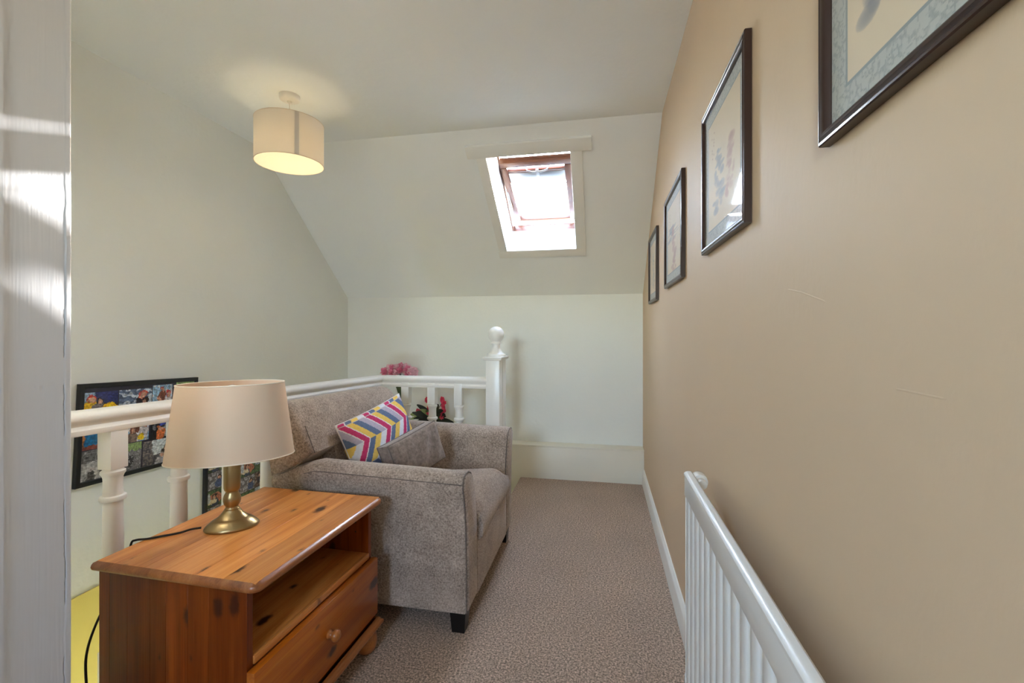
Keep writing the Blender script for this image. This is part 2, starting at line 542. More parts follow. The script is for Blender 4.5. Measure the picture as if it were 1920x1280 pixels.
# back of the room behind the camera, with an unseen window added as fill daylight
m = MB()
RW = (-0.95, -0.25, 1.46, 2.14)
m.box(-2.6, RW[0], -2.32, -2.2, -0.2, 2.42); m.box(RW[1], 0.44, -2.32, -2.2, -0.2, 2.42)
m.box(RW[0], RW[1], -2.32, -2.2, -0.2, RW[2]); m.box(RW[0], RW[1], -2.32, -2.2, RW[3], 2.42)
m.build('wall_rear', M_wall, kind='structure', label='white wall behind the viewpoint', smooth=False)
m = MB()
for a in ((RW[0], RW[1], RW[2], RW[2] + 0.04), (RW[0], RW[1], RW[3] - 0.04, RW[3]), (RW[0], RW[0] + 0.04, RW[2] + 0.04, RW[3] - 0.04), (RW[1] - 0.04, RW[1], RW[2] + 0.04, RW[3] - 0.04)):
    m.box(a[0], a[1], -2.29, -2.24, a[2], a[3])
w2 = m.build('fill_window_rear', M_gloss, kind='structure', label='small white window added behind the viewpoint for fill light', smooth=False)
m = MB(); m.box(RW[0] + 0.03, RW[1] - 0.03, -2.268, -2.262, RW[2] + 0.03, RW[3] - 0.03)
m.build('glass_pane', M_glass, w2, smooth=False)
portal('window_portal', ((RW[0] + RW[1]) / 2, -2.34, (RW[2] + RW[3]) / 2), (0, 1, 0), RW[1] - RW[0], RW[3] - RW[2])
pc = P((WX0 + WX1) / 2, 0.45, 0.62)
portal('skylight_portal', pc, (0, -NY, -NZ), 0.95, 1.25)

# door lining: a face with cracked, flaking edges
def post_disp(y, z):
    d = 0.0
    d += 0.0006 * noise.noise(Vector((y * 30, z * 6, 3)))
    d += 0.00018 * noise.noise(Vector((y * 260, z * 9, 9)))
    yc = 0.7475 + 0.0035 * noise.noise(Vector((z * 5, 1, 1))) + 0.0022 * noise.noise(Vector((z * 22, 4, 1))) + 0.0012 * noise.noise(Vector((z * 70, 2, 7)))
    e = y - yc
    lift = 0.0016 + 0.0014 * noise.noise(Vector((z * 3.3, 8, 8)))
    if e > 0: d += 0.5 * lift * min(1.0, e / 0.003)
    if abs(e) < 0.0007 and z < 1.25 and noise.noise(Vector((z * 6, 5, 5))) > -0.1: d -= 0.0022
    if y < 0.6478: d += 0.003
    if abs(y - 0.6484) < 0.0006: d -= 0.002
    if y > 0.757: d -= 0.006 * ((y - 0.757) / 0.006) ** 2
    if abs(z - 1.09 - 0.002 * noise.noise(Vector((y * 60, 0, 0)))) < 0.0012: d -= 0.001
    return d
ny, nz = 150, 620
vs, fs = [], []
for j in range(nz + 1):
    z = 2.4 * j / nz
    for i in range(ny + 1):
        y = 0.640 + 0.123 * i / ny
        vs.append((-1.1 + post_disp(y, z) + 1.1, y - 0.70, z))
for j in range(nz):
    for i in range(ny):
        a = j * (ny + 1) + i
        fs.append((a, a + 1, a + ny + 2, a + ny + 1))
n0 = len(vs)
for z in (0, 2.4):
    for x, y in ((-0.03, -0.06), (-0.03, 0.063), (-0.0005 - 0.006, 0.063), (-0.0005, -0.06)):
        vs.append((x, y, z))
fs += [(n0, n0 + 1, n0 + 5, n0 + 4), (n0 + 1, n0 + 2, n0 + 6, n0 + 5), (n0 + 3, n0, n0 + 4, n0 + 7)]
me = bpy.data.meshes.new('trim_3')
me.from_pydata(vs, [], fs)
link_mesh('trim_3', me, (-1.1, 0.70, 0), M_post, smooth=True, sharp=50, kind='structure', label='flaking white door lining at the left edge')

m = MB()
m.loft([[(0.32, y, 0), (0.304, y, 0), (0.304, y, 0.098), (0.307, y, 0.108), (0.3125, y, 0.113), (0.3145, y, 0.120), (0.32, y, 0.121)] for y in (-2.2, 3.70)])
m.build('baseboard_right', M_trim, kind='structure', label='white skirting board along the cream wall')

# ------------------------------------------------------------------ skylight
win = thing('window_1', P(-0.45, 0.45, 0), 'open wooden roof window in the slope', None, None, 'structure')
for a in ((-0.829, -0.0645, -0.084, 0.0), (-0.775, WX0 - 0.001, 0.0, WS), (WX1 + 0.001, -0.1205, 0.0, WS), (-0.782, -0.1205, WS, 0.871)):
    m = MB(); m.box(a[0], a[1], a[2], a[3], -0.022 if a[2] < 0 else -0.017, 0, 0.003, M=MS)
    m.build('surround_board', M_trim, win)
FS0, FS1, FN0, FN1 = 0.13, 0.895, 0.262, 0.335
for nm, a in (('frame_rail', (WX0 - 0.03, WX1 + 0.03, FS0, FS0 + 0.045)), ('frame_rail', (WX0 - 0.03, WX1 + 0.03, FS1 - 0.045, FS1)),
              ('frame_stile', (WX0 - 0.045, WX0 + 0.012, FS0, FS1)), ('frame_stile', (WX1 - 0.012, WX1 + 0.045, FS0, FS1))):
    m = MB(); m.box(a[0], a[1], a[2], a[3], FN0, FN1, 0.003, M=MS)
    m.build(nm, M_winwood, win)
# outer flashing that seals the window to the roof
for a in ((WX0 - 0.4, WX0 - 0.035, -0.2, 1.2), (WX1 + 0.035, WX1 + 0.4, -0.2, 1.2), (WX0 - 0.04, WX1 + 0.04, -0.2, FS0 + 0.01), (WX0 - 0.04, WX1 + 0.04, FS1 - 0.01, 1.2)):
    m = MB(); m.box(a[0], a[1], a[2], a[3], 0.268, 0.30, M=MS)
    m.build('flashing', M_alu, win, smooth=False)
PHI = math.radians(14.3)
cs, sn = math.cos(PHI), math.sin(PHI)
SC, NC = 0.53, 0.312
MR = Matrix(((1, 0, 0, 0), (0, cs, -sn, SC), (0, sn, cs, NC), (0, 0, 0, 1)))
MW = MS @ MR
SX0, SX1 = WX0 + 0.016, WX1 - 0.016
sash = MB()
sash.box(SX0, SX1, -0.35, -0.302, -0.02, 0.03, 0.003, M=MW)
sash = sash.build('sash', M_winwood, win)
for a in ((SX0, SX0 + 0.045, -0.302, 0.302), (SX1 - 0.045, SX1, -0.302, 0.302)):
    m = MB(); m.box(a[0], a[1], a[2], a[3], -0.022, 0.028, 0.003, M=MW); m.build('sash_stile', M_winwood, sash)
m = MB(); m.box(SX0, SX1, 0.298, 0.35, -0.02, 0.03, 0.003, M=MW); m.build('bottom_rail', M_winwood, sash)
m = MB(); m.box(SX0 + 0.045, SX1 - 0.045, -0.262, -0.248, -0.012, 0.01, 0.002, M=MW); m.build('upper_bar', M_winwood, sash)
m = MB(); m.box(SX0 + 0.045, SX1 - 0.045, -0.242, -0.138, -0.016, 0.006, 0.004, M=MW); m.build('ventilation_flap', M_alu, sash)
m = MB()
hx = (SX0 + SX1) / 2 + 0.01
m.tube([MW @ Vector((hx + x, -0.277 + y, -0.03 + z)) for x, y, z in ((-0.075, 0, 0.02), (-0.07, 0, 0), (-0.03, 0.004, -0.012), (0.03, 0.004, -0.012), (0.07, 0, 0), (0.075, 0, 0.02))], 0.005)
m.box(hx - 0.01, hx + 0.01, -0.277, -0.2, -0.034, -0.018, 0.002, M=MW)
m.build('latch_bar', M_alu, sash)
m = MB(); m.box(SX0 + 0.046, SX1 - 0.046, -0.108, -0.100, -0.012, -0.004, M=MW); m.build('glazing_bead', M_alu, sash)
m = MB(); m.box(SX0 + 0.04, SX1 - 0.04, -0.142, 0.30, 0.002, 0.008, M=MW); m.build('glass_pane', M_glass, sash, smooth=False)
m = MB()
m.tube([P(WX0 + 0.02, 0.42, 0.275), P(WX0 + 0.02, 0.50, 0.285), P(WX0 + 0.022, 0.66, 0.30)], 0.006); m.build('stay_arm', M_alu, win)

# ------------------------------------------------------------------ balustrade
bal = thing('balustrade', (-1.53, 2.0, 0), 'white painted balustrade of turned spindles around the stairwell', 'balustrade')
rail_prof = [(-0.029, 0), (0.029, 0), (0.031, 0.004), (0.031, 0.016), (0.026, 0.021), (0.024, 0.028), (0.028, 0.036), (0.035, 0.043), (0.0385, 0.052), (0.0365, 0.062), (0.029, 0.070), (0.016, 0.0745), (0, 0.0755),
             (-0.016, 0.0745), (-0.029, 0.070), (-0.0365, 0.062), (-0.0385, 0.052), (-0.035, 0.043), (-0.028, 0.036), (-0.024, 0.028), (-0.026, 0.021), (-0.031, 0.016), (-0.031, 0.004)]
def rail_z(y):           # the old rail sags a little towards the far end
    return 0.900 + 0.0328 * (2.93 - y) - 0.0755
def rail_x(y):
    return -1.517 - 0.0297 * (2.93 - y)
m = MB()
secs = [[(rail_x(y) + w, y, rail_z(y) + h) for w, h in rail_prof] for y in (0.755, 1.4, 2.1)]
secs.append([(rail_x(2.93) + w, 2.93 - w, rail_z(2.93) + h) for w, h in rail_prof])
m.loft(secs)
m.build('handrail', M_gloss, bal)
m = MB()
m.loft([[(-1.517 + w, 2.93 - w, 0.8245 + h) for w, h in rail_prof], [(-0.75, 2.935 - w, 0.8245 + h) for w, h in rail_prof]])
m.build('handrail', M_gloss, bal)
def baluster(x, y, zoff):
    m = MB()
    b = 0.0275
    m.box(x - b, x + b, y - b, y + b, 0.756 + zoff, 0.90 + zoff, 0.002)
    m.lathe([(r, z + zoff) for r, z in ((0.0, 0.757), (0.021, 0.757), (0.026, 0.753), (0.033, 0.748), (0.0335, 0.741), (0.029, 0.734), (0.0265, 0.727), (0.0255, 0.71), (0.0262, 0.68), (0.027, 0.670), (0.0345, 0.667), (0.0365, 0.660), (0.0345, 0.653), (0.027, 0.650), (0.0265, 0.62), (0.028, 0.5), (0.0285, 0.42), (0.026, 0.3), (0.0225, 0.215), (0.023, 0.20), (0.034, 0.195), (0.034, 0.183), (0.025, 0.18), (0.025, 0.165))], x, y, 24)
    m.box(x - b, x + b, y - b, y + b, 0.05 + zoff, 0.167 + zoff, 0.002)
    return m
proto = None
for y in (1.203, 1.432, 1.660, 1.872, 2.09, 2.31, 2.53, 2.75):
    if proto is None:
        b0 = (rail_x(y), y)
        proto = baluster(rail_x(y), y, 0.0).build('baluster', M_gloss, bal)
        w0 = WORLD[proto.name].copy()
    else:
        dup(proto, w0 + Vector((rail_x(y) - b0[0], y - b0[1], rail_z(y) - rail_z(1.203))), bal)
for x in (-1.325, -1.136, -0.947):
    dup(proto, w0 + Vector((x + 0.0245 - b0[0] - 0.024, 2.93 - b0[1], -0.046)), bal)
m = MB(); m.box(-1.60, -1.49, 0.76, 2.97, 0.0, 0.055, 0.004); m.box(-1.49, -0.75, 2.89, 2.97, 0.0, 0.055, 0.004)
m.build('base_rail', M_gloss, bal)
nx0, nx1 = -0.7545, -0.6605
m = MB(); m.box(nx0, nx1, 2.90, 2.985, 0, 1.013, 0.004); m.box(nx0 + 0.006, nx1 - 0.006, 2.985, 2.997, 0, 1.013); m.box(nx0, nx1, 2.997, 3.10, 0, 1.013, 0.004)
nw = m.build('newel_post', M_gloss, bal)
m = MB(); m.box(nx0 - 0.014, nx1 + 0.014, 2.885, 3.115, 1.013, 1.022, 0.003); m.box(nx0 - 0.018, nx1 + 0.018, 2.881, 3.119, 1.022, 1.036, 0.004)
m.build('newel_cap', M_gloss, nw)
m = MB()
fz = 1.036
m.lathe([(0.0, fz), (0.064, fz), (0.066, fz + 0.006), (0.064, fz + 0.014), (0.052, fz + 0.018), (0.042, fz + 0.028), (0.033, fz + 0.045), (0.028, fz + 0.06), (0.0265, fz + 0.075), (0.028, fz + 0.082), (0.035, fz + 0.084), (0.035, fz + 0.091), (0.030, fz + 0.093)]
        + [(0.0545 * math.sin(a), 1.182 - 0.0545 * math.cos(a)) for a in [math.radians(d) for d in range(35, 180, 9)]] + [(0.0, 1.2365)], (nx0 + nx1) / 2, 3.0, 36)
m.build('ball_finial', M_gloss, nw)

# ------------------------------------------------------------------ pictures
def frame_sweep(o, U, V, Nn, w, h, prof):
    """profile (inset, height off the wall) swept round a rectangle w x h with origin o"""
    o, U, V, Nn = Vector(o), Vector(U), Vector(V), Vector(Nn)
    secs = []
    for cu, cv, su, sv in ((0, 0, 1, 1), (w, 0, -1, 1), (w, h, -1, -1), (0, h, 1, -1)):
        secs.append([o + U * (cu + su * a) + V * (cv + sv * a) + Nn * d for a, d in prof])
    m = MB(); m.loft(secs, loop=True)
    return m

FR = [(0, 0.001), (0, 0.0145), (0.0015, 0.0165), (0.004, 0.0172), (0.0058, 0.0162), (0.0072, 0.0168), (0.0095, 0.0182), (0.013, 0.0178), (0.0165, 0.0158), (0.0195, 0.013), (0.0215, 0.0095), (0.0215, 0.001)]

def art(seed, figs):
    rnd = random.Random(seed)
    marks = []
    for fx, fy, fw, fh, col in figs:
        for k in range(26):
            t = k / 25.0
            marks.append((fx + rnd.uniform(-.5, .5) * fw * (1.1 - 0.6 * t), fy + (t - 0.5) * fh, rnd.uniform(.12, .4) * fw, rnd.uniform(.03, .09) * fh, col, rnd.uniform(.25, .7)))
    for k in range(9):
        marks.append((rnd.choice((0.22, 0.27)) + rnd.uniform(-.01, .01), 0.80 - k * 0.022, 0.011, 0.008, (150, 110, 92), 0.6))
    def fn(u, v):
        b = 0.105
        e = min(u, 1 - u, v, 1 - v)
        if e < b:
            n = noise.noise(Vector((u * 26, v * 26, seed))) + 0.6 * noise.noise(Vector((u * 60, v * 60, seed + 3)))
            k = max(0.0, 1 - abs(n) / 0.22)
            c = (190 - 30 * k, 193 - 28 * k, 188 - 24 * k)
            if e > b - 0.008: c = (150, 158, 160)
            return c
        c = [226, 209, 182]
        n = noise.noise(Vector((u * 5, v * 5, seed)))
        c = [x + 5 * n for x in c]
        for mx, my, rx, ry, col, op in marks:
            d = ((u - mx) / rx) ** 2 + ((v - my) / ry) ** 2
            if d < 1:
                o = op * (1 - d) ** 0.5
                c = [c[i] * (1 - o) + col[i] * o for i in range(3)]
        return c
    return fn

G1, G2, PK = (138, 142, 152), (160, 162, 166), (190, 150, 140)
pics = [
    (2.750, 3.202, 1.387, 1.817, 'dark narrow framed print farthest along the cream wall, nearest the low back wall', art(11, [(0.5, 0.45, 0.2, 0.5, G2)])),
    (1.888, 2.398, 1.416, 1.846, 'dark framed print with a pale parasol-like shape, second from the back wall', art(12, [(0.45, 0.55, 0.5, 0.16, G1), (0.5, 0.35, 0.28, 0.5, PK)])),
    (1.0736, 1.515, 1.4385, 1.862, 'dark framed print of a grey and a pink figure, above the radiator end', art(13, [(0.40, 0.42, 0.26, 0.42, G1), (0.70, 0.42, 0.2, 0.36, PK)])),
    (0.270, 0.727, 1.464, 1.895, 'large-looking dark framed print cut off at the top right corner of the view', art(14, [(0.3, 0.5, 0.2, 0.5, G1), (0.65, 0.5, 0.2, 0.4, PK)])),
]
for y0, y1, z0, z1, lab, fn in pics:
    t = thing('framed_print', (0.32, (y0 + y1) / 2, z0), lab, 'picture', 'framed prints on the cream wall')
    o = (0.3195, y1, z0)
    frame_sweep(o, (0, -1, 0), (0, 0, 1), (-1, 0, 0), y1 - y0, z1 - z0, FR).build('frame', M_espresso, t, sharp=25)
    i = 0.018
    m = MB(); m.box(0.3125, 0.3185, y0 + i, y1 - i, z0 + i, z1 - i); m.build('backing_board', M_espresso, t, smooth=False)
    painted('print', (0.3118, y1 - i, z0 + i), (0, -(y1 - y0 - 2 * i), 0), (0, 0, z1 - z0 - 2 * i), 180, 180, fn, M_print, t)
    m = MB(); m.box(0.3085, 0.3105, y0 + i, y1 - i, z0 + i, z1 - i); m.build('glass', M_pglass, t, smooth=False)

# photo collages on the stairwell wall
def blob(c, u, v, mx, my, rx, ry, col):
    if ((u - mx) / rx) ** 2 + ((v - my) / ry) ** 2 < 1:
        return col
    return c
SK = (206, 158, 134)
def person(c, u, v, x, y, s, hair, top, asp=1.0):
    c = blob(c, u, v, x, y - 0.30 * s, 0.22 * s * asp, 0.28 * s, top)
    c = blob(c, u, v, x, y + 0.03 * s, 0.125 * s * asp, 0.16 * s, hair)
    c = blob(c, u, v, x + 0.01 * s, y, 0.09 * s * asp, 0.115 * s, SK)
    return c
def tile_scene(k, u, v):
    n = noise.noise(Vector((u * 6, v * 6, k * 3.1)))
    n2 = noise.noise(Vector((u * 17, v * 17, k * 5.7)))
    if k == 0:
        c = (52, 60, 120) if v > 0.55 else (60, 50, 60)
        if u < 0.3 and n > -0.1: c = (150, 175, 205)
        c = person(c, u, v, 0.22, 0.72, 0.9, (205, 60, 50), (236, 186, 40))
        c = person(c, u, v, 0.46, 0.62, 0.8, (40, 30, 30), (120, 112, 112))
        c = blob(c, u, v, 0.78, 0.28, 0.26, 0.28, (240, 190, 30))
        if n2 > 0.35 and v < 0.35: c = (60, 70, 140)
    elif k == 1:
        c = (196, 208, 222) if n > 0 else (92, 110, 140)
        if v < 0.4: c = (150, 172, 198) if n2 > 0 else (226, 230, 236)
        c = person(c, u, v, 0.70, 0.72, 0.9, (196, 90, 80), (44, 40, 46))
        c = person(c, u, v, 0.78, 0.45, 0.75, (60, 34, 30), (236, 186, 50))
    elif k == 2:
        c = (150, 186, 216) if n > -0.1 else (230, 232, 236)
        c = person(c, u, v, 0.50, 0.80, 0.8, (176, 60, 60), (120, 66, 50))
        c = person(c, u, v, 0.80, 0.62, 0.9, (200, 60, 60), (206, 200, 204))
        c = person(c, u, v, 0.40, 0.40, 0.9, (130, 70, 60), (138, 116, 104))
        c = blob(c, u, v, 0.72, 0.16, 0.12, 0.14, (236, 196, 40))
    elif k == 3:
        c = (150, 176, 110) if v > 0.72 else (128, 126, 128)
        c = blob(c, u, v, 0.3, 0.35, 0.2, 0.2, (60, 58, 60))
        if n2 > 0.3 and v < 0.7: c = (176, 176, 178)
    elif k == 4:
        c = (206, 184, 170) if v > 0.45 else (150, 96, 74)
        if u > 0.6 and v > 0.4: c = (140, 140, 146)
        c = blob(c, u, v, 0.12, 0.42, 0.14, 0.22, (206, 130, 70))
        c = blob(c, u, v, 0.46, 0.46, 0.22, 0.26, (30, 108, 160))
        c = blob(c, u, v, 0.30, 0.30, 0.14, 0.2, (222, 226, 232))
        c = person(c, u, v, 0.42, 0.80, 1.5, (40, 26, 26), (30, 108, 160))
        c = blob(c, u, v, 0.80, 0.30, 0.12, 0.16, (214, 168, 90))
        c = blob(c, u, v, 0.45, 0.06, 0.5, 0.08, (140, 70, 60))
    elif k == 5:
        g = 190 + 50 * n if v < 0.6 else 110 + 90 * n2
        c = (g, g, g)
        for px, py, s in ((0.5, 0.68, 0.9), (0.78, 0.66, 1.0), (0.25, 0.28, 0.7)):
            if ((u - px) / 0.1) ** 2 + ((v - py + 0.25) / 0.3) ** 2 < 1: c = (90 + 60 * n2,) * 3
            if ((u - px) / 0.05) ** 2 + ((v - py - 0.08) / 0.07) ** 2 < 1: c = (206, 200, 198)
    elif k == 6:
        c = (36, 38, 44)
        c = blob(c, u, v, 0.55, 0.82, 0.38, 0.3, (58, 76, 176))
        c = person(c, u, v, 0.62, 0.64, 0.95, (50, 38, 36), (170, 170, 176))
        c = person(c, u, v, 0.33, 0.40, 0.7, (216, 120, 70), (226, 120, 60))
        c = blob(c, u, v, 0.10, 0.45, 0.06, 0.14, (130, 134, 140))
    elif k == 7:
        c = (214, 220, 222) if v > 0.45 else (90, 88, 92)
        if u < 0.28: c = (138, 128, 122) if n2 > 0 else (96, 92, 96)
        c = person(c, u, v, 0.66, 0.66, 0.7, (60, 40, 36), (46, 38, 40))
        c = person(c, u, v, 0.52, 0.34, 0.7, (180, 160, 150), (190, 186, 190))
        c = person(c, u, v, 0.88, 0.42, 0.7, (170, 60, 50), (190, 70, 56))
    elif k == 8:
        c = (120, 114, 116) if n > 0 else (176, 172, 178)
        if u > 0.5: c = person(c, u, v, 0.72, 0.6, 1.0, (66, 44, 36), (80, 92, 130))
    elif k == 9:
        c = (176, 160, 150) if n > 0.1 else (110, 84, 76)
        c = person(c, u, v, 0.3, 0.75, 0.9, (48, 30, 28), (70, 60, 66))
        c = blob(c, u, v, 0.52, 0.42, 0.12, 0.22, (64, 160, 176))
        c = person(c, u, v, 0.78, 0.8, 0.8, (60, 44, 40), (214, 208, 206))
        c = blob(c, u, v, 0.7, 0.1, 0.3, 0.12, (160, 54, 60))
    elif k == 10:
        c = (92, 116, 76) if n > -0.1 else (60, 78, 58)
        c = blob(c, u, v, 0.5, 0.45, 0.42, 0.34, (190, 118, 92))
        c = person(c, u, v, 0.45, 0.55, 1.1, (50, 40, 40), (62, 74, 96))
        c = blob(c, u, v, 0.3, 0.3, 0.3, 0.16, (220, 206, 182))
        c = blob(c, u, v, 0.12, 0.55, 0.12, 0.3, (192, 198, 206))
    else:
        c = (166, 176, 188) if v > 0.5 else (92, 110, 78)
        if u > 0.45: c = (146, 122, 116)
        c = person(c, u, v, 0.68, 0.5, 1.7, (72, 48, 42), (120, 100, 100))
    return c

def collage(rects, base):
    def fn(u, v):
        for (a, b, c_, d, k) in rects:
            if a < u < b and c_ < v < d:
                p, q = (u - a) / (b - a), (v - c_) / (d - c_)
                w1 = noise.noise(Vector((p * 5, q * 5, k + a * 9))); w2 = noise.noise(Vector((p * 5, q * 5, k + 40 + a * 9)))
                w3 = noise.noise(Vector((p * 13, q * 13, k + 80 + c_))); w4 = noise.noise(Vector((p * 26, q * 26, k + 120 + c_)))
                col = tile_scene(k, p + 0.07 * w1 + 0.035 * w3, q + 0.07 * w2 + 0.035 * w4)
                g = 1.0 + 0.30 * w3 + 0.28 * w4
                return tuple(max(4, min(255, x * g)) for x in col)
        n = noise.noise(Vector((u * 30, v * 30, 2)))
        return tuple(x + 6 * n for x in base)
    return fn

BF = [(0, 0.001), (0, 0.018), (0.002, 0.02), (0.017, 0.02), (0.019, 0.018), (0.019, 0.001)]
def collage_frame(label, y0, y1, z00, z01, z10, z11, fn, nu, nv):
    a, b = Vector((left_x(y0) + 0.002, y0, z00)), Vector((left_x(y1) + 0.002, y1, z10))
    U = (b - a); w = U.length; U = U / w
    V0 = Vector((0, 0, 1)); Nn = U.cross(V0).normalized(); V = Nn.cross(U)
    h = ((z01 - z00) + (z11 - z10)) / 2
    t = thing('photo_collage', a + U * w / 2, label, 'picture')
    frame_sweep(a, U, V, Nn, w, h, BF).build('frame', M_black, t, sharp=25)
    q = a + U * 0.017 + V * 0.017
    m = MB()
    m.loft([[q + Nn * 0.002, q + U * (w - 0.034) + Nn * 0.002, q + U * (w - 0.034) + V * (h - 0.034) + Nn * 0.002, q + V * (h - 0.034) + Nn * 0.002],
            [q + Nn * 0.011, q + U * (w - 0.034) + Nn * 0.011, q + U * (w - 0.034) + V * (h - 0.034) + Nn * 0.011, q + V * (h - 0.034) + Nn * 0.011]])
    m.build('backing_board', M_black, t, smooth=False)
    painted('photo_print', q + Nn * 0.0118, U * (w - 0.034), V * (h - 0.034), nu, nv, fn, M_print, t)
    m = MB()
    m.loft([[q + Nn * 0.0145, q + U * (w - 0.034) + Nn * 0.0145, q + U * (w - 0.034) + V * (h - 0.034) + Nn * 0.0145, q + V * (h - 0.034) + Nn * 0.0145],
            [q + Nn * 0.016, q + U * (w - 0.034) + Nn * 0.016, q + U * (w - 0.034) + V * (h - 0.034) + Nn * 0.016, q + V * (h - 0.034) + Nn * 0.016]])
    m.build('glass', M_pglass, t, smooth=False)

rects = [(0.0, 0.27, 0.66, 0.95, 0), (0.275, 0.56, 0.66, 0.95, 1), (0.565, 0.76, 0.66, 0.97, 2), (0.80, 1.0, 0.66, 0.99, 3),
         (0.0, 0.28, 0.34, 0.64, 4), (0.0, 0.34, 0.01, 0.325, 5), (0.56, 0.86, 0.30, 0.64, 6), (0.50, 0.84, 0.0, 0.30, 7),
         (0.30, 0.55, 0.33, 0.64, 2), (0.35, 0.49, 0.0, 0.32, 3), (0.87, 1.0, 0.30, 0.64, 11), (0.85, 1.0, 0.0, 0.29, 9)]
collage_frame('wide black framed photo collage behind the handrail, left of the table lamp', 1.483, 2.0675, 0.5521, 0.9738, 0.5248, 0.9644, collage(rects, (52, 50, 66)), 150, 110)
rects2 = []
kk = [8, 9, 10, 11]
for r in range(6):
    for c_ in range(5):
        rects2.append((c_ * 0.2, c_ * 0.2 + 0.196, r / 6.0, (r + 0.96) / 6.0, kk[(r * 2 + c_) % 4]))
collage_frame('black framed photo collage low behind the spindles, beside the brass lamp stem', 2.127, 2.80, 0.10, 0.72, 0.085, 0.70, collage(rects2, (70, 66, 64)), 170, 160)

# ------------------------------------------------------------------ pendant light
pl = thing('pendant_light', (-1.562, 2.05, 2.4), 'lit cream drum pendant light hanging from the white ceiling', 'ceiling light')
px, py = -1.562, 2.05
m = MB(); m.lathe([(0.0, 2.4), (0.05, 2.4), (0.05, 2.388), (0.047, 2.379), (0.04, 2.374), (0.012, 2.371), (0.008, 2.362), (0.0, 2.362)], px, py, 32)
m.build('ceiling_rose', M_plastic, pl)
m = MB(); m.tube([(px, py, 2.365), (px, py, 2.22)], 0.0032); m.build('cord', M_plastic, pl)
m = MB(); m.lathe([(0.0, 2.226), (0.014, 2.224), (0.018, 2.215), (0.018, 2.17), (0.0, 2.17)], px, py, 20); m.build('lamp_holder', M_plastic, pl)
R, zt, zb = 0.161, 2.261, 2.053
m = MB(); m.lathe([(R - 0.0012, zb), (R, zb), (R, zt), (R - 0.0012, zt)], px, py, 72, cap0=False, cap1=False)
m.loft([[(px + r * math.cos(2 * math.pi * i / 72), py + r * math.sin(2 * math.pi * i / 72), z) for i in range(72)] for r, z in ((R - 0.0012, zt), (R - 0.0012, zb))], False, False)
shade = m.build('drum_shade', M_pend, pl)
a0 = math.atan2(-py, -px) + math.radians(11)
m = MB()
m.loft([[(px + (R + 0.0006) * math.cos(a0 + da), py + (R + 0.0006) * math.sin(a0 + da), z) for z in (zb, zt)] for da in [math.radians(-3.5 + k) for k in range(8)]], False, False, closed=False)
m.loft([[(px + (R - 0.002) * math.cos(a0 + da), py + (R - 0.002) * math.sin(a0 + da), z) for z in (zb, zt)] for da in [math.radians(-3.5 + k) for k in range(8)]], False, False, closed=False)
m.build('seam_tape', M_pendseam, shade)
for z in (zb, zt):
    m = MB()
    m.tube([(px + R * math.cos(2 * math.pi * i / 48), py + R * math.sin(2 * math.pi * i / 48), z) for i in range(49)], 0.0016, 6)
    m.build('rim_ring', M_rim, shade)
m = MB()
for k in range(3):
    a = 2 * math.pi * k / 3 + 0.4
    m.tube([(px + 0.018 * math.cos(a), py + 0.018 * math.sin(a), 2.205), (px + (R - 0.002) * math.cos(a), py + (R - 0.002) * math.sin(a), 2.235)], 0.0016, 6)
m.build('spider_ring', M_plastic, shade)
m = MB(); m.ball((px, py, 2.15), 0.026, 0.028, 0.036); m.build('light_bulb', M_bulb, pl)
bl = bpy.data.lights.new('bulb_light', 'POINT'); bl.energy = 0.5; bl.color = (1.0, 0.85, 0.52); bl.shadow_soft_size = 0.03
blo = bpy.data.objects.new('bulb_light', bl); blo.location = (px, py, 2.10); COL.objects.link(blo)

# ------------------------------------------------------------------ radiator
rad = thing('radiator', (0.25, 0.62, 0.2), 'white ribbed panel radiator on the cream wall', 'radiator')
RY1, RY0, RX, RZ0, RZ1 = 1.332, -0.12, 0.223, 0.205, 0.81
prof = []
pitch = 0.0545
n = int((RY1 - RY0 - 0.05) / pitch)
ptsl = [(RX + 0.004, RY1)]
prof = [(RX + 0.012, RY1 - 0.004), (RX + 0.003, RY1 - 0.006), (RX + 0.003, RY1 - 0.02)]
y = RY1 - 0.022
while y - pitch > RY0 + 0.01:
    for dx, dy in ((0.003, 0.0), (0.0, 0.006), (0.0, 0.030), (0.003, 0.036), (0.0085, 0.042), (0.0085, 0.049)):
        prof.append((RX + dx, y - dy))
    y -= pitch
prof += [(RX + 0.003, RY0 + 0.005), (RX + 0.012, RY0)]
m = MB()
m.loft([[(x, yy, z) for x, yy in prof] for z in (RZ0 + 0.035, RZ1 - 0.062)], False, False, closed=False)
panel = m.build('front_panel', M_rad, rad, sharp=60)
m = MB(); m.box(RX - 0.001, RX + 0.013, RY0, RY1, RZ1 - 0.064, RZ1 - 0.004, 0.004); m.box(RX - 0.001, RX + 0.013, RY0, RY1, RZ0, RZ0 + 0.04, 0.004)
m.build('panel_border', M_rad, rad)
m = MB(); m.box(RX + 0.0125, RX + 0.020, RY0 + 0.006, RY1 - 0.006, RZ0 + 0.01, RZ1 - 0.012, 0.002)
m.build('back_panel', M_rad, rad)
m = MB()
m.loft([[(RX - 0.002, yy, RZ1 - 0.008), (RX - 0.002, yy, RZ1 - 0.002), (RX + 0.002, yy, RZ1 + 0.002), (RX + 0.008, yy, RZ1 + 0.004), (RX + 0.016, yy, RZ1 + 0.004), (RX + 0.0205, yy, RZ1), (RX + 0.0205, yy, RZ1 - 0.008)] for yy in (RY0, RY1 + 0.002)])
m.build('top_cover', M_rad, rad)
m = MB(); m.box(RX + 0.002, RX + 0.0195, RY1 - 0.002, RY1 + 0.002, RZ0 + 0.005, RZ1 - 0.004, 0.001); m.build('side_cover', M_rad, rad)
m = MB()
vx, vy, vz = 0.272, 1.385, 0.775
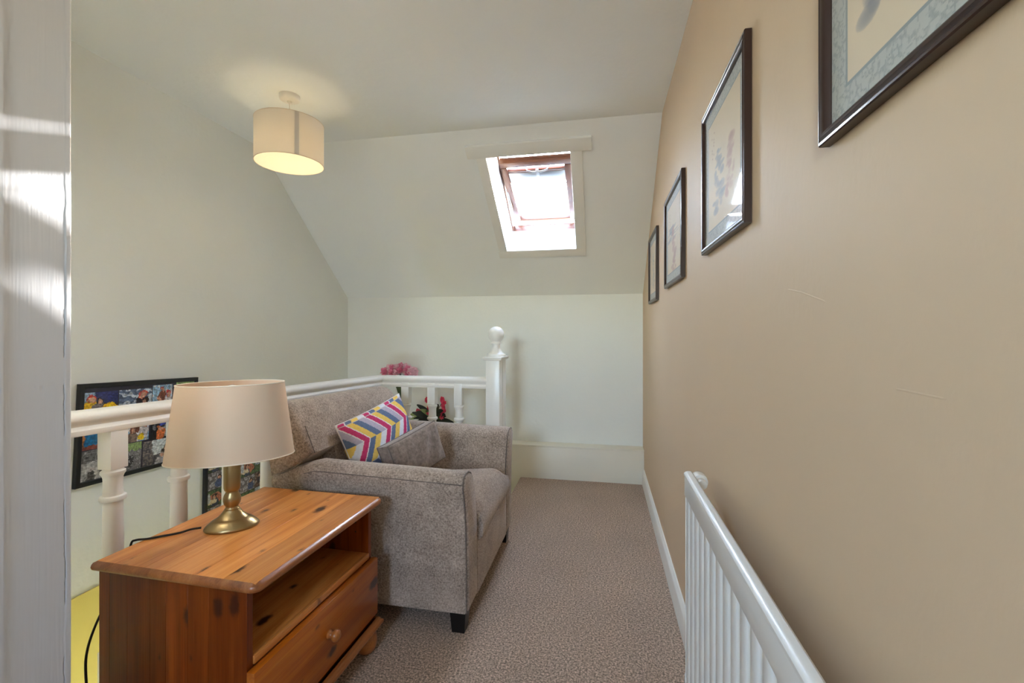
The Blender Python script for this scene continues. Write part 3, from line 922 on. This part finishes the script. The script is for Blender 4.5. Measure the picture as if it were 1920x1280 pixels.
pts = [(0.0, -0.045), (0.012, -0.045), (0.013, -0.02), (0.020, -0.018), (0.0215, 0.0), (0.0205, 0.018), (0.016, 0.024), (0.0, 0.025)]
m.loft([[(vx + r * math.cos(2 * math.pi * i / 24), vy + d, vz + r * math.sin(2 * math.pi * i / 24)) for i in range(24)] for r, d in pts])
m.build('valve_knob', M_radgrey, rad)
m = MB(); m.tube([(RX + 0.01, RY1 - 0.01, RZ0 + 0.03), (RX + 0.01, RY1 + 0.02, RZ0 + 0.03), (RX + 0.012, RY1 + 0.03, RZ0 + 0.02), (RX + 0.012, RY1 + 0.03, 0.0)], 0.0075); m.build('pipe', M_rad, rad)
for yy in (RY1 - 0.16, RY0 + 0.13):
    m = MB(); m.box(RX + 0.019, 0.3195, yy, yy + 0.03, RZ1 - 0.40, RZ1 - 0.30); m.build('wall_bracket', M_rad, rad)

# ------------------------------------------------------------------ pine cabinet
CX0, CX1, CY0, CY1, CZ = -1.371, -0.832, 0.987, 1.625, 0.57
cab = thing('side_cabinet', (-1.10, 1.306, 0), 'varnished knotty pine cabinet with one drawer, beside the armchair', 'cabinet')
cab.rotation_euler.z = math.radians(-1.5)
rr = random.Random(3)
# top: glued boards inside a moulded edge
top = MB()
def rrect(ins, z, r0=0.028):
    x0, x1, y0, y1 = CX0 + ins, CX1 - ins, CY0 + ins, CY1 - ins
    out = []
    R1 = max(0.006, r0 - ins); R2 = max(0.004, 0.010 - ins)
    for sx, sy, a0_, r in ((1, 1, 0, R1), (-1, 1, 90, R2), (-1, -1, 180, R2), (1, -1, 270, R1)):
        cx_ = x1 - r if sx > 0 else x0 + r
        cy_ = y1 - r if sy > 0 else y0 + r
        for k in range(7):
            a = math.radians(a0_ + 15 * k)
            out.append((cx_ + r * math.cos(a), cy_ + r * math.sin(a), z))
    return out
top.loft([rrect(0.018, CZ - 0.0008), rrect(0.012, CZ - 0.0003), rrect(0.010, CZ - 0.002), rrect(0.005, CZ - 0.004), rrect(0.0015, CZ - 0.009), rrect(0.0, CZ - 0.015), rrect(0.002, CZ - 0.021), rrect(0.006, CZ - 0.024), rrect(0.03, CZ - 0.024)])
top = top.build('top', M_pine_edge, cab)
edges = [CX0 + 0.0125]
for w in (0.072, 0.093, 0.068, 0.098, 0.085):
    edges.append(edges[-1] + w)
edges.append(CX1 - 0.0125)
for a, b in zip(edges[:-1], edges[1:]):
    m = MB(); m.box(a + 0.0002, b - 0.0002, CY0 + 0.0125, CY1 - 0.0125, CZ - 0.012, CZ, 0.0004, 1)
    m.build('board', M_pine_y, top)
BX0, BX1 = CX0 + 0.012, -0.876
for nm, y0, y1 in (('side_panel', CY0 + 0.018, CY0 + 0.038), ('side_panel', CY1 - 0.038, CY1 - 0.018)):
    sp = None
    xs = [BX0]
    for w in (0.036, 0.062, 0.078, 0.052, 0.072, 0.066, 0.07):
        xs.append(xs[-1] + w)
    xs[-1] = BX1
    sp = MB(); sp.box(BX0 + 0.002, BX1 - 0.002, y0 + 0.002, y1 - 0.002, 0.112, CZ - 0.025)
    sp = sp.build(nm, M_pine_z_shaded, cab, smooth=False)
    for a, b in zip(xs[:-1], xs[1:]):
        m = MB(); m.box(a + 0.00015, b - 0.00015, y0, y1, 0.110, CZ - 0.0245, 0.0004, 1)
        m.build('board', M_pine_z_shaded, sp)
m = MB(); m.box(BX0 + 0.004, BX0 + 0.014, CY0 + 0.038, CY1 - 0.038, 0.112, CZ - 0.025); m.build('back_panel', M_pine_f, cab, smooth=False)
m = MB(); m.box(BX0 + 0.014, -0.880, CY0 + 0.038, CY1 - 0.038, 0.345, 0.365, 0.002)
m.box(-0.884, -0.872, CY0 + 0.0385, CY1 - 0.0385, 0.343, 0.366, 0.003)
m.build('shelf', M_pine_y, cab)
m = MB(); m.box(BX0 + 0.014, -0.880, CY0 + 0.038, CY1 - 0.038, 0.112, 0.128); m.build('bottom_panel', M_pine_y, cab, smooth=False)
m = MB(); m.box(-0.874, -0.850, CY0 + 0.014, CY1 - 0.014, 0.130, 0.3405, 0.0025)
dr = m.build('drawer', M_pine_f, cab)
m = MB(); m.box(-1.30, -0.8745, CY0 + 0.05, CY1 - 0.05, 0.135, 0.32); m.build('drawer_box', M_pine_y, dr, smooth=False)
kp = [(0.0, 0.0), (0.013, 0.0), (0.0135, 0.004), (0.009, 0.008), (0.008, 0.012), (0.012, 0.015), (0.0165, 0.020), (0.018, 0.026), (0.0165, 0.032), (0.011, 0.037), (0.0, 0.039)]
m = MB(); m.loft([[(-0.8502 + d, 1.306 + r * math.cos(2 * math.pi * i / 24), 0.243 + r * math.sin(2 * math.pi * i / 24)) for i in range(24)] for r, d in kp])
m.build('drawer_knob', M_pine_x, dr)
m = MB()
sec = [(0.03, 0.112), (0.010, 0.112), (0.008, 0.105), (0.001, 0.1), (-0.001, 0.093), (0.002, 0.086), (0.03, 0.086)]
px0, px1, py0, py1 = CX0 + 0.02, -0.833, CY0 + 0.004, CY1 - 0.001
ring = []
for cxx, cyy, sx, sy in ((px0, py0, 0.2, 1), (px1, py0, -1, 1), (px1, py1, -1, -1), (px0, py1, 0.2, -1)):
    ring.append([(cxx + sx * a, cyy + sy * a, z) for a, z in sec])
m.loft(ring, loop=True)
m.box(px0 + 0.01, px1 - 0.02, py0 + 0.02, py1 - 0.02, 0.088, 0.112)
m.build('plinth_moulding', M_pine_edge, cab)
fp = [(0.0, 0.0), (0.024, 0.0), (0.032, 0.008), (0.039, 0.025), (0.041, 0.042), (0.038, 0.060), (0.029, 0.074), (0.024, 0.080), (0.026, 0.0875), (0.0, 0.0875)]
foot = None
for fx, fy in ((-0.880, CY0 + 0.05), (-0.880, CY1 - 0.047), (CX0 + 0.075, CY0 + 0.05), (CX0 + 0.075, CY1 - 0.047)):
    if foot is None:
        m = MB(); m.lathe(fp, fx, fy, 28); foot = m.build('bun_foot', M_pine_x, cab); f0 = WORLD[foot.name].copy(); ff = (fx, fy)
    else:
        dup(foot, f0 + Vector((fx - ff[0], fy - ff[1], 0)), cab)
for sx_, sz_ in ((-0.93, 0.44), (-0.93, 0.475), (-0.93, 0.51), (-1.22, 0.44), (-1.22, 0.475), (-1.22, 0.51)):
    m = MB(); m.loft([[(sx_ + 0.003 * math.cos(2 * math.pi * i / 10), CY1 - 0.0381 - k * 0.0003, sz_ + 0.003 * math.sin(2 * math.pi * i / 10)) for i in range(10)] for k in (0, 1)])
    m.build('peg_hole', M_cord, cab, smooth=False)

# ------------------------------------------------------------------ table lamp
LX, LY = -1.175, 1.266
lamp = thing('table_lamp', (LX, LY, CZ), 'brass table lamp with an oval cream shade, standing on the pine cabinet', 'lamp')
ROT = math.radians(36)
m = MB()
z0 = CZ + 0.0005
m.lathe([(0.0, z0), (1.0, z0), (1.03, z0 + 0.003), (1.03, z0 + 0.006), (0.99, z0 + 0.010), (0.90, z0 + 0.017), (0.78, z0 + 0.025), (0.70, z0 + 0.029), (0.655, z0 + 0.0305), (0.64, z0 + 0.031), (0.60, z0 + 0.033), (0.50, z0 + 0.039), (0.41, z0 + 0.046), (0.34, z0 + 0.053), (0.29, z0 + 0.059), (0.0, z0 + 0.059)], LX, LY, 56, 0.076, 0.054, ROT)
m.build('lamp_base', M_brass, lamp)
m = MB()
zz = CZ + 0.058
m.lathe([(0.0, zz), (0.019, zz), (0.020, zz + 0.003), (0.0175, zz + 0.006), (0.0165, zz + 0.010), (0.018, zz + 0.013), (0.0215, zz + 0.019), (0.0238, zz + 0.029), (0.0235, zz + 0.038), (0.021, zz + 0.047), (0.0175, zz + 0.054), (0.0168, zz + 0.058), (0.0172, zz + 0.060), (0.0195, zz + 0.0615), (0.0215, zz + 0.066), (0.0226, zz + 0.072), (0.0226, zz + 0.17), (0.020, zz + 0.176), (0.0, zz + 0.176)], LX, LY, 36, 1.08, 0.92, ROT)
m.build('lamp_stem', M_brass, lamp)
m = MB(); m.lathe([(0.0, zz + 0.175), (0.015, zz + 0.175), (0.0155, zz + 0.27), (0.0, zz + 0.272)], LX, LY, 20); m.build('lamp_holder', M_plastic, lamp)
m = MB(); m.lathe([(0.012, zz + 0.27), (0.014, zz + 0.285), (0.024, zz + 0.32), (0.0295, zz + 0.352), (0.0285, zz + 0.372), (0.022, zz + 0.39), (0.012, zz + 0.399), (0.0, zz + 0.401)], LX, LY, 24, cap1=False); m.build('light_bulb', M_clearbulb, lamp)
ZB, ZT = 0.796, 1.034
AB, BB, AT, BT = 0.182, 0.110, 0.152, 0.092
def oval(a, b, z, n=80):
    return [(LX + a * math.cos(t) * math.cos(ROT) - b * math.sin(t) * math.sin(ROT), LY + a * math.cos(t) * math.sin(ROT) + b * math.sin(t) * math.cos(ROT), z) for t in [2 * math.pi * i / n for i in range(n)]]
m = MB(); m.loft([oval(AB, BB, ZB), oval(AT, BT, ZT), oval(AT - 0.0013, BT - 0.0013, ZT), oval(AB - 0.0013, BB - 0.0013, ZB)], loop=True)
sh = m.build('lamp_shade', M_lampshade, lamp)
for a, b, z in ((AB, BB, ZB), (AT, BT, ZT)):
    m = MB(); o = oval(a, b, z, 60); m.tube(o + o[:1], 0.0018, 6)
    m.build('shade_rim', M_rim, sh)
m = MB()
for sgn in (-1, 1):
    m.tube([(LX + sgn * 0.016 * math.cos(ROT), LY + sgn * 0.016 * math.sin(ROT), zz + 0.27), (LX + sgn * AT * 0.95 * math.cos(ROT), LY + sgn * AT * 0.95 * math.sin(ROT), ZT - 0.012), (LX + sgn * AT * 0.985 * math.cos(ROT), LY + sgn * AT * 0.985 * math.sin(ROT), ZT - 0.002)], 0.002, 6)
m.build('shade_carrier', M_rim, sh)
m = MB()
cz = CZ + 0.004
cp = [(LX - 0.072, LY - 0.045, cz + 0.006), (LX - 0.095, LY - 0.058, cz + 0.005), (-1.295, 1.188, cz), (-1.325, 1.160, cz), (-1.352, 1.135, cz), (-1.376, 1.120, cz + 0.0005), (-1.386, 1.114, cz - 0.010), (-1.390, 1.105, 0.50), (-1.392, 1.07, 0.44), (-1.398, 1.04, 0.40), (-1.406, 1.02, 0.345), (-1.411, 1.012, 0.30), (-1.408, 1.008, 0.26), (-1.400, 1.005, 0.215), (-1.392, 1.004, 0.17), (-1.392, 1.02, 0.08), (-1.40, 1.06, 0.006), (-1.41, 1.15, 0.005)]
dense = []
cpv = [Vector(p) for p in cp]
for i in range(len(cpv) - 1):
    p0, p1, p2, p3 = cpv[max(i - 1, 0)], cpv[i], cpv[i + 1], cpv[min(i + 2, len(cpv) - 1)]
    for k in range(5):
        t = k / 5.0
        dense.append(0.5 * ((2 * p1) + (p2 - p0) * t + (2 * p0 - 5 * p1 + 4 * p2 - p3) * t * t + (3 * p1 - p0 - 3 * p2 + p3) * t ** 3))
dense.append(cpv[-1])
m.tube(dense, 0.0032, 8)
m.build('power_cord', M_cord, lamp)

# ------------------------------------------------------------------ armchair
ch = thing('armchair', (-0.95, 2.17, 0), 'wide taupe chenille armchair with black legs, beside the pine cabinet', 'armchair')
AX0, AX1 = -1.375, -0.53
def arm_section(x, side, inset=0.0):
    """near arm when side=-1 (outside towards the cabinet), far arm when side=+1"""
    t = (x - AX0) / (AX1 - AX0)
    zt = 0.668 - 0.024 * t
    if t < 0.25:                       # the arm dips under the overhanging back
        zt -= 0.060 * (1 - t / 0.25)
    i = inset
    pr = [(0.000 + i, 0.082 + i), (0.000 + i, 0.25), (-0.010 + i, 0.42), (-0.030 + i, zt - 0.10), (-0.045 + i, zt - 0.055), (-0.047 + i, zt - 0.040), (-0.043 + i, zt - 0.024), (-0.031 + i * .8, zt - 0.009 - i * .5), (-0.008, zt - 0.0005 - i), (0.025, zt - 0.001 - i), (0.055, zt - 0.012 - i), (0.083 - i * .6, zt - 0.040 - i * .6), (0.108 - i, zt - 0.085), (0.130 - i, zt - 0.16), (0.144 - i, 0.38), (0.148 - i, 0.25), (0.148 - i, 0.082 + i)]
    y0 = 1.730 if side < 0 else 2.605
    return [(x, y0 + d if side < 0 else y0 - d, z) for d, z in pr]
for side in (-1, 1):
    m = MB()
    secs = [arm_section(AX0, side, 0.012), arm_section(AX0 + 0.006, side, 0.0)]
    secs += [arm_section(AX0 + 0.006 + (AX1 - 0.012 - AX0) * k / 16.0, side) for k in range(1, 17)]
    secs += [arm_section(AX1 - 0.002, side, 0.003), arm_section(AX1, side, 0.009)]
    m.loft(secs)
    arm = m.build('arm', M_fab, ch, sharp=60)
    m = MB()
    m.loft([arm_section(AX1 - 0.003, side, 0.007), arm_section(AX1 + 0.006, side, 0.010), arm_section(AX1 + 0.009, side, 0.017)])
    m.build('arm_front_panel', M_fab, arm, sharp=60)
    m = MB()
    xs = [AX0 + 0.16 + (AX1 - AX0 - 0.16) * k / 14.0 for k in range(15)]
    m.tube([(x, arm_section(x, side)[5][1] + (-0.0008 if side < 0 else 0.0008), arm_section(x, side)[5][2] + 0.004) for x in xs], 0.0022, 6)
    sec = arm_section(AX1, side, 0.003)
    m.tube([(AX1 + 0.001, p[1], p[2]) for p in sec], 0.0028, 6)
    m.build('piping', M_fabp, arm)
# seat base
m = MB(); m.box(-1.32, -0.522, 1.872, 2.463, 0.082, 0.31, 0.008, 3); m.build('seat_base', M_fab, ch)
# seat cushion: crowned top
def seat_pt(u, v, top):
    x = -1.19 + u * 0.685
    y = 1.884 + v * 0.568
    eu = min(u * 4, (1 - u) * 9, 1); ev = min(v * 8, (1 - v) * 8, 1)
    e = max(0.0, eu) * max(0.0, ev)
    e = (1 - (1 - min(1, e)) ** 2.2)
    if top:
        zc = 0.405 + 0.063 * u + 0.012 * math.sin(math.pi * v)
        return zc - 0.055 * (1 - e)
    return 0.313
m = MB()
N1, N2 = 36, 28
bmm = m.bm
gt = [[bmm.verts.new((-1.19 + (i / N1) * 0.682 + (0.0 if i < N1 else -0.004), 1.884 + (j / N2) * 0.568, seat_pt(i / N1, j / N2, True))) for j in range(N2 + 1)] for i in range(N1 + 1)]
for i in range(N1):
    for j in range(N2):
        bmm.faces.new((gt[i][j], gt[i + 1][j], gt[i + 1][j + 1], gt[i][j + 1]))
border = [gt[i][0] for i in range(N1)] + [gt[N1][j] for j in range(N2)] + [gt[i][N2] for i in range(N1, 0, -1)] + [gt[0][j] for j in range(N2, 0, -1)]
cx_, cy_ = -0.85, 2.168
prev = border
for zf, out in ((0.66, 0.010), (0.36, 0.011), (0.12, 0.006), (0.0, -0.006)):
    cur = []
    for v in border:
        z = 0.312 + (v.co.z - 0.312) * zf
        dx, dy = v.co.x - cx_, v.co.y - cy_
        k = 1.0 + out / 0.34
        nx_ = cx_ + dx * k if dx > 0 else v.co.x
        ny_ = v.co.y
        cur.append(bmm.verts.new((nx_, ny_, z)))
    for i in range(len(border)):
        j = (i + 1) % len(border)
        bmm.faces.new((prev[i], prev[j], cur[j], cur[i]))
    prev = cur
bmm.faces.new(prev)
m.build('seat_cushion', M_fab, ch, sharp=70)
# back: upper part spans the full width and overhangs the arms
def back_prof(v):
    """closed x-z outline at fraction v from the near end to the far end"""
    zt = 0.902 - 0.034 * v
    return [(-1.190, 0.690), (-1.212, 0.735), (-1.244, 0.80), (-1.268, zt - 0.052), (-1.285, zt - 0.024), (-1.315, zt - 0.006), (-1.350, zt), (-1.385, zt - 0.008), (-1.408, zt - 0.035), (-1.412, zt - 0.09), (-1.405, 0.70), (-1.388, 0.580), (-1.372, 0.578), (-1.27, 0.628)]
m = MB()
YB0, YB1 = 1.690, 2.642
secs = []
for v, sc in ((0.0, 0.80), (0.008, 0.90), (0.025, 0.965), (0.05, 0.99), (0.09, 1.0), (0.3, 1.0), (0.5, 1.0), (0.7, 1.0), (0.88, 1.0), (0.93, 0.985), (0.965, 0.95), (0.987, 0.89), (1.0, 0.78)):
    pr = back_prof(v)
    cxm = sum(p[0] for p in pr) / len(pr); czm = sum(p[1] for p in pr) / len(pr)
    # only the upper corner is rounded off
    s = []
    for x, z in pr:
        s.append((cxm + (x - cxm) * sc, YB0 + (YB1 - YB0) * v, czm + (z - czm) * (sc if z > 0.75 else (1 + sc) / 2)))
    secs.append(s)
m.loft(secs)
m.loft([[(-1.18, y, 0.30), (-1.19, y, 0.45), (-1.192, y, 0.62), (-1.20, y, 0.72), (-1.26, y, 0.80), (-1.36, y, 0.80), (-1.37, y, 0.082), (-1.3, y, 0.082)] for y in (1.874, 1.88, 2.10, 2.46, 2.466)])
bk = m.build('backrest', M_fab, ch, sharp=60)
m = MB()
pr = back_prof(0.05)
m.tube([(x + 0.002, 1.7285 - 0.012 + 0.005 * k, z) for k, (x, z) in enumerate(pr[0:3])], 0.0018, 6)
m.tube([(pr[0][0], YB0 + 0.006, pr[0][1] + 0.003), (pr[13][0], YB0 + 0.003, pr[13][1] + 0.002), (pr[12][0], YB0 + 0.004, pr[12][1] + 0.004)], 0.0026, 6)
m.build('piping', M_fabp, bk)
leg = None
for lx, ly in ((-0.566, 1.765), (-0.566, 2.560), (-1.33, 1.775), (-1.33, 2.55)):
    if leg is None:
        m = MB(); m.loft([[(lx + s * a, ly + s * b, z) for a, b in ((-1, -1), (1, -1), (1, 1), (-1, 1))] for s, z in ((0.026, 0.0), (0.033, 0.088))])
        leg = m.build('leg', M_leg, ch, smooth=False); l0 = WORLD[leg.name].copy(); lf = (lx, ly)
    else:
        dup(leg, l0 + Vector((lx - lf[0], ly - lf[1], 0)), ch)

# ------------------------------------------------------------------ cushions
def pillow(tl, U, V, w, h, T, power, pinch, n=60, wrinkle=None):
    tl, U, V = Vector(tl), Vector(U).normalized(), Vector(V)
    V = (V - U * V.dot(U)).normalized()
    Nn = V.cross(U).normalized()
    c = tl + U * w / 2 + V * h / 2
    def pt(a, b, s):
        x = a * (1 - pinch * (1 - b * b)); y = b * (1 - pinch * (1 - a * a))
        t = T * (max(0, 1 - a ** 2) * max(0, 1 - b ** 2)) ** power
        if wrinkle and s > 0: t += wrinkle(a, b) * (1 - a ** 4) * (1 - b ** 4)
        return c + U * (x * w / 2) + V * (y * h / 2) + Nn * (s * t)
    return pt, Nn

# chevron cushion
pt, Nn = pillow((-1.192, 1.868, 0.772), (0.219, 0.956, 0.197), (0.30, 0.05, -0.95), 0.465, 0.355, 0.060, 0.42, 0.05)
MG, SL, YE, LG, LI = (202, 62, 110), (104, 120, 150), (240, 204, 106), (226, 228, 234), (188, 180, 198)
def chevron(u, v):
    x, y = u * 0.465, v * 0.375
    b = (y - 0.015) / 0.110
    k = math.floor(b); f = b - k
    zig = 0.08 * (f - 1) if k % 2 == 0 else -0.08 * f
    a = (x - 0.2737 - zig) / 0.0393
    i = math.floor(a); fr = a - i
    q = i % 4
    row = (YE, SL, LI, MG) if k % 2 == 0 else (SL, YE, LG, MG)
    if (q == 3 and (fr < 0.07 or fr > 0.93)) or (q == 0 and fr < 0.09) or (q == 2 and fr > 0.91): return (238, 232, 232)
    if f < 0.025: return (200, 192, 194)
    n_ = 8 * noise.noise(Vector((u * 40, v * 40, 3)))
    return tuple(max(0, min(255, c + n_)) for c in row[q])
n = 110
vs, fs, cols = [], [], []
for s in (1, -1):
    for i in range(n + 1):
        for j in range(n + 1):
            vs.append(pt(-1 + 2 * i / n, -1 + 2 * j / n, s))
for s in (0, 1):
    o = s * (n + 1) ** 2
    for i in range(n):
        for j in range(n):
            a = o + i * (n + 1) + j
            fs.append((a, a + 1, a + n + 2, a + n + 1) if s else (a, a + n + 1, a + n + 2, a + 1))
            cols.extend((lin(*chevron((i + .5) / n, (j + .5) / n)) + (1.0,)) * 4)
org = Vector((-1.09, 2.106, 0.43))
cu = thing('scatter_cushion', org, 'colourful chevron patterned cushion leaning on the back of the armchair', 'cushion')
me = bpy.data.meshes.new('cushion_cover')
me.from_pydata([v - org for v in vs], [], fs)
at = me.color_attributes.new('Col', 'FLOAT_COLOR', 'CORNER'); at.data.foreach_set('color', cols)
link_mesh('cushion_cover', me, org, M_cush, cu, sharp=80)
m = MB()
rim = [pt(-1 + 2 * k / 24, -1, 1) for k in range(24)] + [pt(1, -1 + 2 * k / 24, 1) for k in range(24)] + [pt(1 - 2 * k / 24, 1, 1) for k in range(24)] + [pt(-1, 1 - 2 * k / 24, 1) for k in range(25)]
m.tube(rim, 0.003, 6)
m.build('cushion_edging', M_cushpipe, cu)

# small grey box cushion
def wr(a, b):
    return 0.006 * math.sin(9 * (a + 0.35 * b) + 1.2) * max(0, 0.5 + a) + 0.004 * noise.noise(Vector((a * 4, b * 3, 5)))
pt, Nn = pillow((-1.005, 1.958, 0.663), (0.2936, 0.9395, 0.176), (0.25, 0.0, -0.95), 0.345, 0.200, 0.032, 0.30, 0.03, wrinkle=wr)
org = Vector((-0.93, 2.12, 0.455))
cu2 = thing('scatter_cushion', org, 'small plain taupe box cushion in front of the patterned one', 'cushion')
m = MB()
n = 40
G = 0.036
def bx(a, b, s): return pt(a, b, s) + Nn * (s * G)
fr = [[m.bm.verts.new(bx(-1 + 2 * i / n, -1 + 2 * j / n, 1)) for j in range(n + 1)] for i in range(n + 1)]
bk_ = [[m.bm.verts.new(bx(-1 + 2 * i / n, -1 + 2 * j / n, -1)) for j in range(n + 1)] for i in range(n + 1)]
for i in range(n):
    for j in range(n):
        m.bm.faces.new((fr[i][j], fr[i + 1][j], fr[i + 1][j + 1], fr[i][j + 1]))
        m.bm.faces.new((bk_[i][j], bk_[i][j + 1], bk_[i + 1][j + 1], bk_[i + 1][j]))
def rimv(g): return [g[i][0] for i in range(n)] + [g[n][j] for j in range(n)] + [g[i][n] for i in range(n, 0, -1)] + [g[0][j] for j in range(n, 0, -1)]
ra, rb = rimv(fr), rimv(bk_)
for i in range(len(ra)):
    j = (i + 1) % len(ra)
    m.bm.faces.new((ra[i], ra[j], rb[j], rb[i]))
m.build('cushion_cover', M_fab2, cu2, sharp=60)
m = MB()
for s in (1, -1):
    rim = [bx(-1 + 2 * k / 24, -1, s) for k in range(24)] + [bx(1, -1 + 2 * k / 24, s) for k in range(24)] + [bx(1 - 2 * k / 24, 1, s) for k in range(24)] + [bx(-1, 1 - 2 * k / 24, s) for k in range(25)]
    m.tube(rim, 0.0032, 6)
m.build('piping', M_fabp, cu2)

# ------------------------------------------------------------------ flowers on the back ledge
M_pot = plain('white glazed pot', lin(222, 220, 214), 0.3)
M_leafd = plain('dark green leaf', lin(38, 48, 40), 0.4, vary=0.3, vscale=30)
M_leafg = plain('light green leaf', lin(140, 158, 104), 0.5)
M_stem = plain('green stem', lin(70, 88, 56), 0.6)
M_red = plain('coral red petal', lin(246, 92, 124), 0.6, vary=0.15, vscale=60)
M_pink = plain('pink petal', lin(252, 204, 214), 0.6, vary=0.18, vscale=40)
M_pinkd = plain('deep pink petal', lin(242, 146, 178), 0.6, vary=0.18, vscale=40)

def petal(m, c, d, up, L, wd, cup):
    d = d.normalized(); s = d.cross(up)
    if s.length < 1e-4: s = d.orthogonal()
    s.normalize(); nn = s.cross(d).normalized()
    secs = []
    for k in range(6):
        t = k / 5.0
        w = wd * math.sin(math.pi * min(0.97, 0.12 + 0.85 * t)) ** 0.7
        base = c + d * (L * t) + nn * (cup * t * t)
        secs.append([base - s * w + nn * (w * 0.35), base - s * w * 0.5 + nn * (w * 0.08), base, base + s * w * 0.5 + nn * (w * 0.08), base + s * w + nn * (w * 0.35),
                     base + s * w * 0.5 + nn * (w * 0.08 - 0.0012), base - nn * 0.0012, base - s * w * 0.5 + nn * (w * 0.08 - 0.0012)])
    m.loft(secs)

def blossom(c, axis, size, mat, parent, rnd, layers=3, npet=5):
    m = MB()
    axis = Vector(axis).normalized()
    u = axis.orthogonal().normalized(); w = axis.cross(u)
    for l in range(layers):
        tilt = 0.25 + 0.55 * l
        for k in range(npet):
            a = 2 * math.pi * (k + 0.5 * l) / npet + rnd.uniform(-.15, .15)
            d = (u * math.cos(a) + w * math.sin(a)) * math.sin(tilt) + axis * math.cos(tilt)
            petal(m, Vector(c), d, axis, size * rnd.uniform(0.8, 1.05), size * 0.42, size * 0.12 * (1 if l == 0 else -0.6))
    return m.build('blossom', mat, parent, sharp=80)

def leaf(c, d, L, wd, droop, mat, parent):
    m = MB()
    c = Vector(c); d = Vector(d).normalized(); up = Vector((0, 0, 1))
    s = d.cross(Vector((0.1, -0.85, 0.5))).normalized()
    secs = []
    for k in range(8):
        t = k / 7.0
        w = wd * math.sin(math.pi * (0.06 + 0.90 * t)) ** 0.8 + 0.0008
        p = c + d * (L * t) - up * (droop * t * t)
        secs.append([p - s * w + up * (0.25 * w), p, p + s * w + up * (0.25 * w), p - up * 0.001])
    m.loft(secs)
    return m.build('leaf', mat, parent, sharp=70)

def pot(cx, cy, z0, r, h, parent):
    m = MB(); m.lathe([(0.0, z0), (r * 0.75, z0), (r * 0.8, z0 + 0.006), (r * 0.98, z0 + h * 0.85), (r * 1.05, z0 + h * 0.87), (r * 1.05, z0 + h), (r * 0.93, z0 + h), (r * 0.9, z0 + h * 0.8), (0.0, z0 + h * 0.8)], cx, cy, 28)
    return m.build('pot', M_pot, parent)

LZ = 0.2725
rnd = random.Random(21)
f1 = thing('potted_flowers', (-1.437, 3.762, LZ), 'coral red flowers with dark leaves, seen low between the far spindles', 'plant')
pot(-1.437, 3.758, LZ, 0.05, 0.10, f1)
base = Vector((-1.437, 3.735, 0.42))
m = MB(); m.tube([(-1.437, 3.755, LZ + 0.07), (-1.437, 3.745, 0.38), base], 0.006, 8); m.build('flower_stem', M_stem, f1)
for tip, n_ in (((-1.465, 3.70, 0.625), 7), ((-1.325, 3.69, 0.632), 9), ((-1.565, 3.71, 0.525), 2)):
    tip = Vector(tip)
    m = MB(); m.tube([base, base.lerp(tip, 0.5) + Vector((0, -0.01, 0.015)), tip], 0.0025, 6); m.build('flower_stem', M_stem, f1)
    for k in range(n_):
        q = tip - Vector((0, 0, 0.020 * k)) + Vector((rnd.uniform(-.018, .018), rnd.uniform(-.012, .012), rnd.uniform(-.004, .004)))
        blossom(q, (rnd.uniform(-.5, .5), -1, rnd.uniform(-.2, .4)), 0.031, M_red, f1, rnd, 2, 5)
for k in range(28):
    a = -1.0 + 2.0 * ((k * 11) % 28) / 27.0
    d = (math.sin(a * 1.45), -0.30 - 0.2 * rnd.random(), 0.25 + 0.7 * (1 - abs(a)) + rnd.uniform(-.1, .2))
    st = base + Vector((0.03 * a, -0.01, rnd.uniform(-0.02, 0.05)))
    leaf(st, d, rnd.uniform(0.13, 0.21), rnd.uniform(0.016, 0.024), rnd.uniform(0.02, 0.07), M_leafd if k % 6 else M_leafg, f1)
f2 = thing('potted_flowers', (-1.74, 3.762, LZ), 'bunch of pale pink flowers showing above the far handrail corner', 'plant')
m = MB(); m.lathe([(0.0, LZ), (0.04, LZ), (0.05, LZ + 0.03), (0.048, LZ + 0.12), (0.034, LZ + 0.24), (0.03, LZ + 0.28), (0.036, LZ + 0.30), (0.032, LZ + 0.30), (0.026, LZ + 0.28), (0.0, LZ + 0.27)], -1.74, 3.758, 28); m.build('vase', M_pot, f2)
for k in range(24):
    a = -1 + 2 * (k % 12 + 0.5 * (k // 12)) / 11.5
    tip = Vector((-1.735 + 0.135 * a + rnd.uniform(-.012, .012), 3.70 + rnd.uniform(-.03, .03), 0.850 - 0.028 * (k // 12) + 0.026 * (1 - a * a) + rnd.uniform(-.016, .014)))
    if k == 6: tip.z += 0.018
    m = MB(); m.tube([Vector((-1.74, 3.755, LZ + 0.28)), Vector((-1.74 + 0.05 * a, 3.74, 0.72)), tip], 0.002, 6); m.build('flower_stem', M_stem, f2)
    blossom(tip, (0.6 * a, -0.5, 0.7), rnd.uniform(0.042, 0.056), M_pink if k % 3 else M_pinkd, f2, rnd, 3, 6)
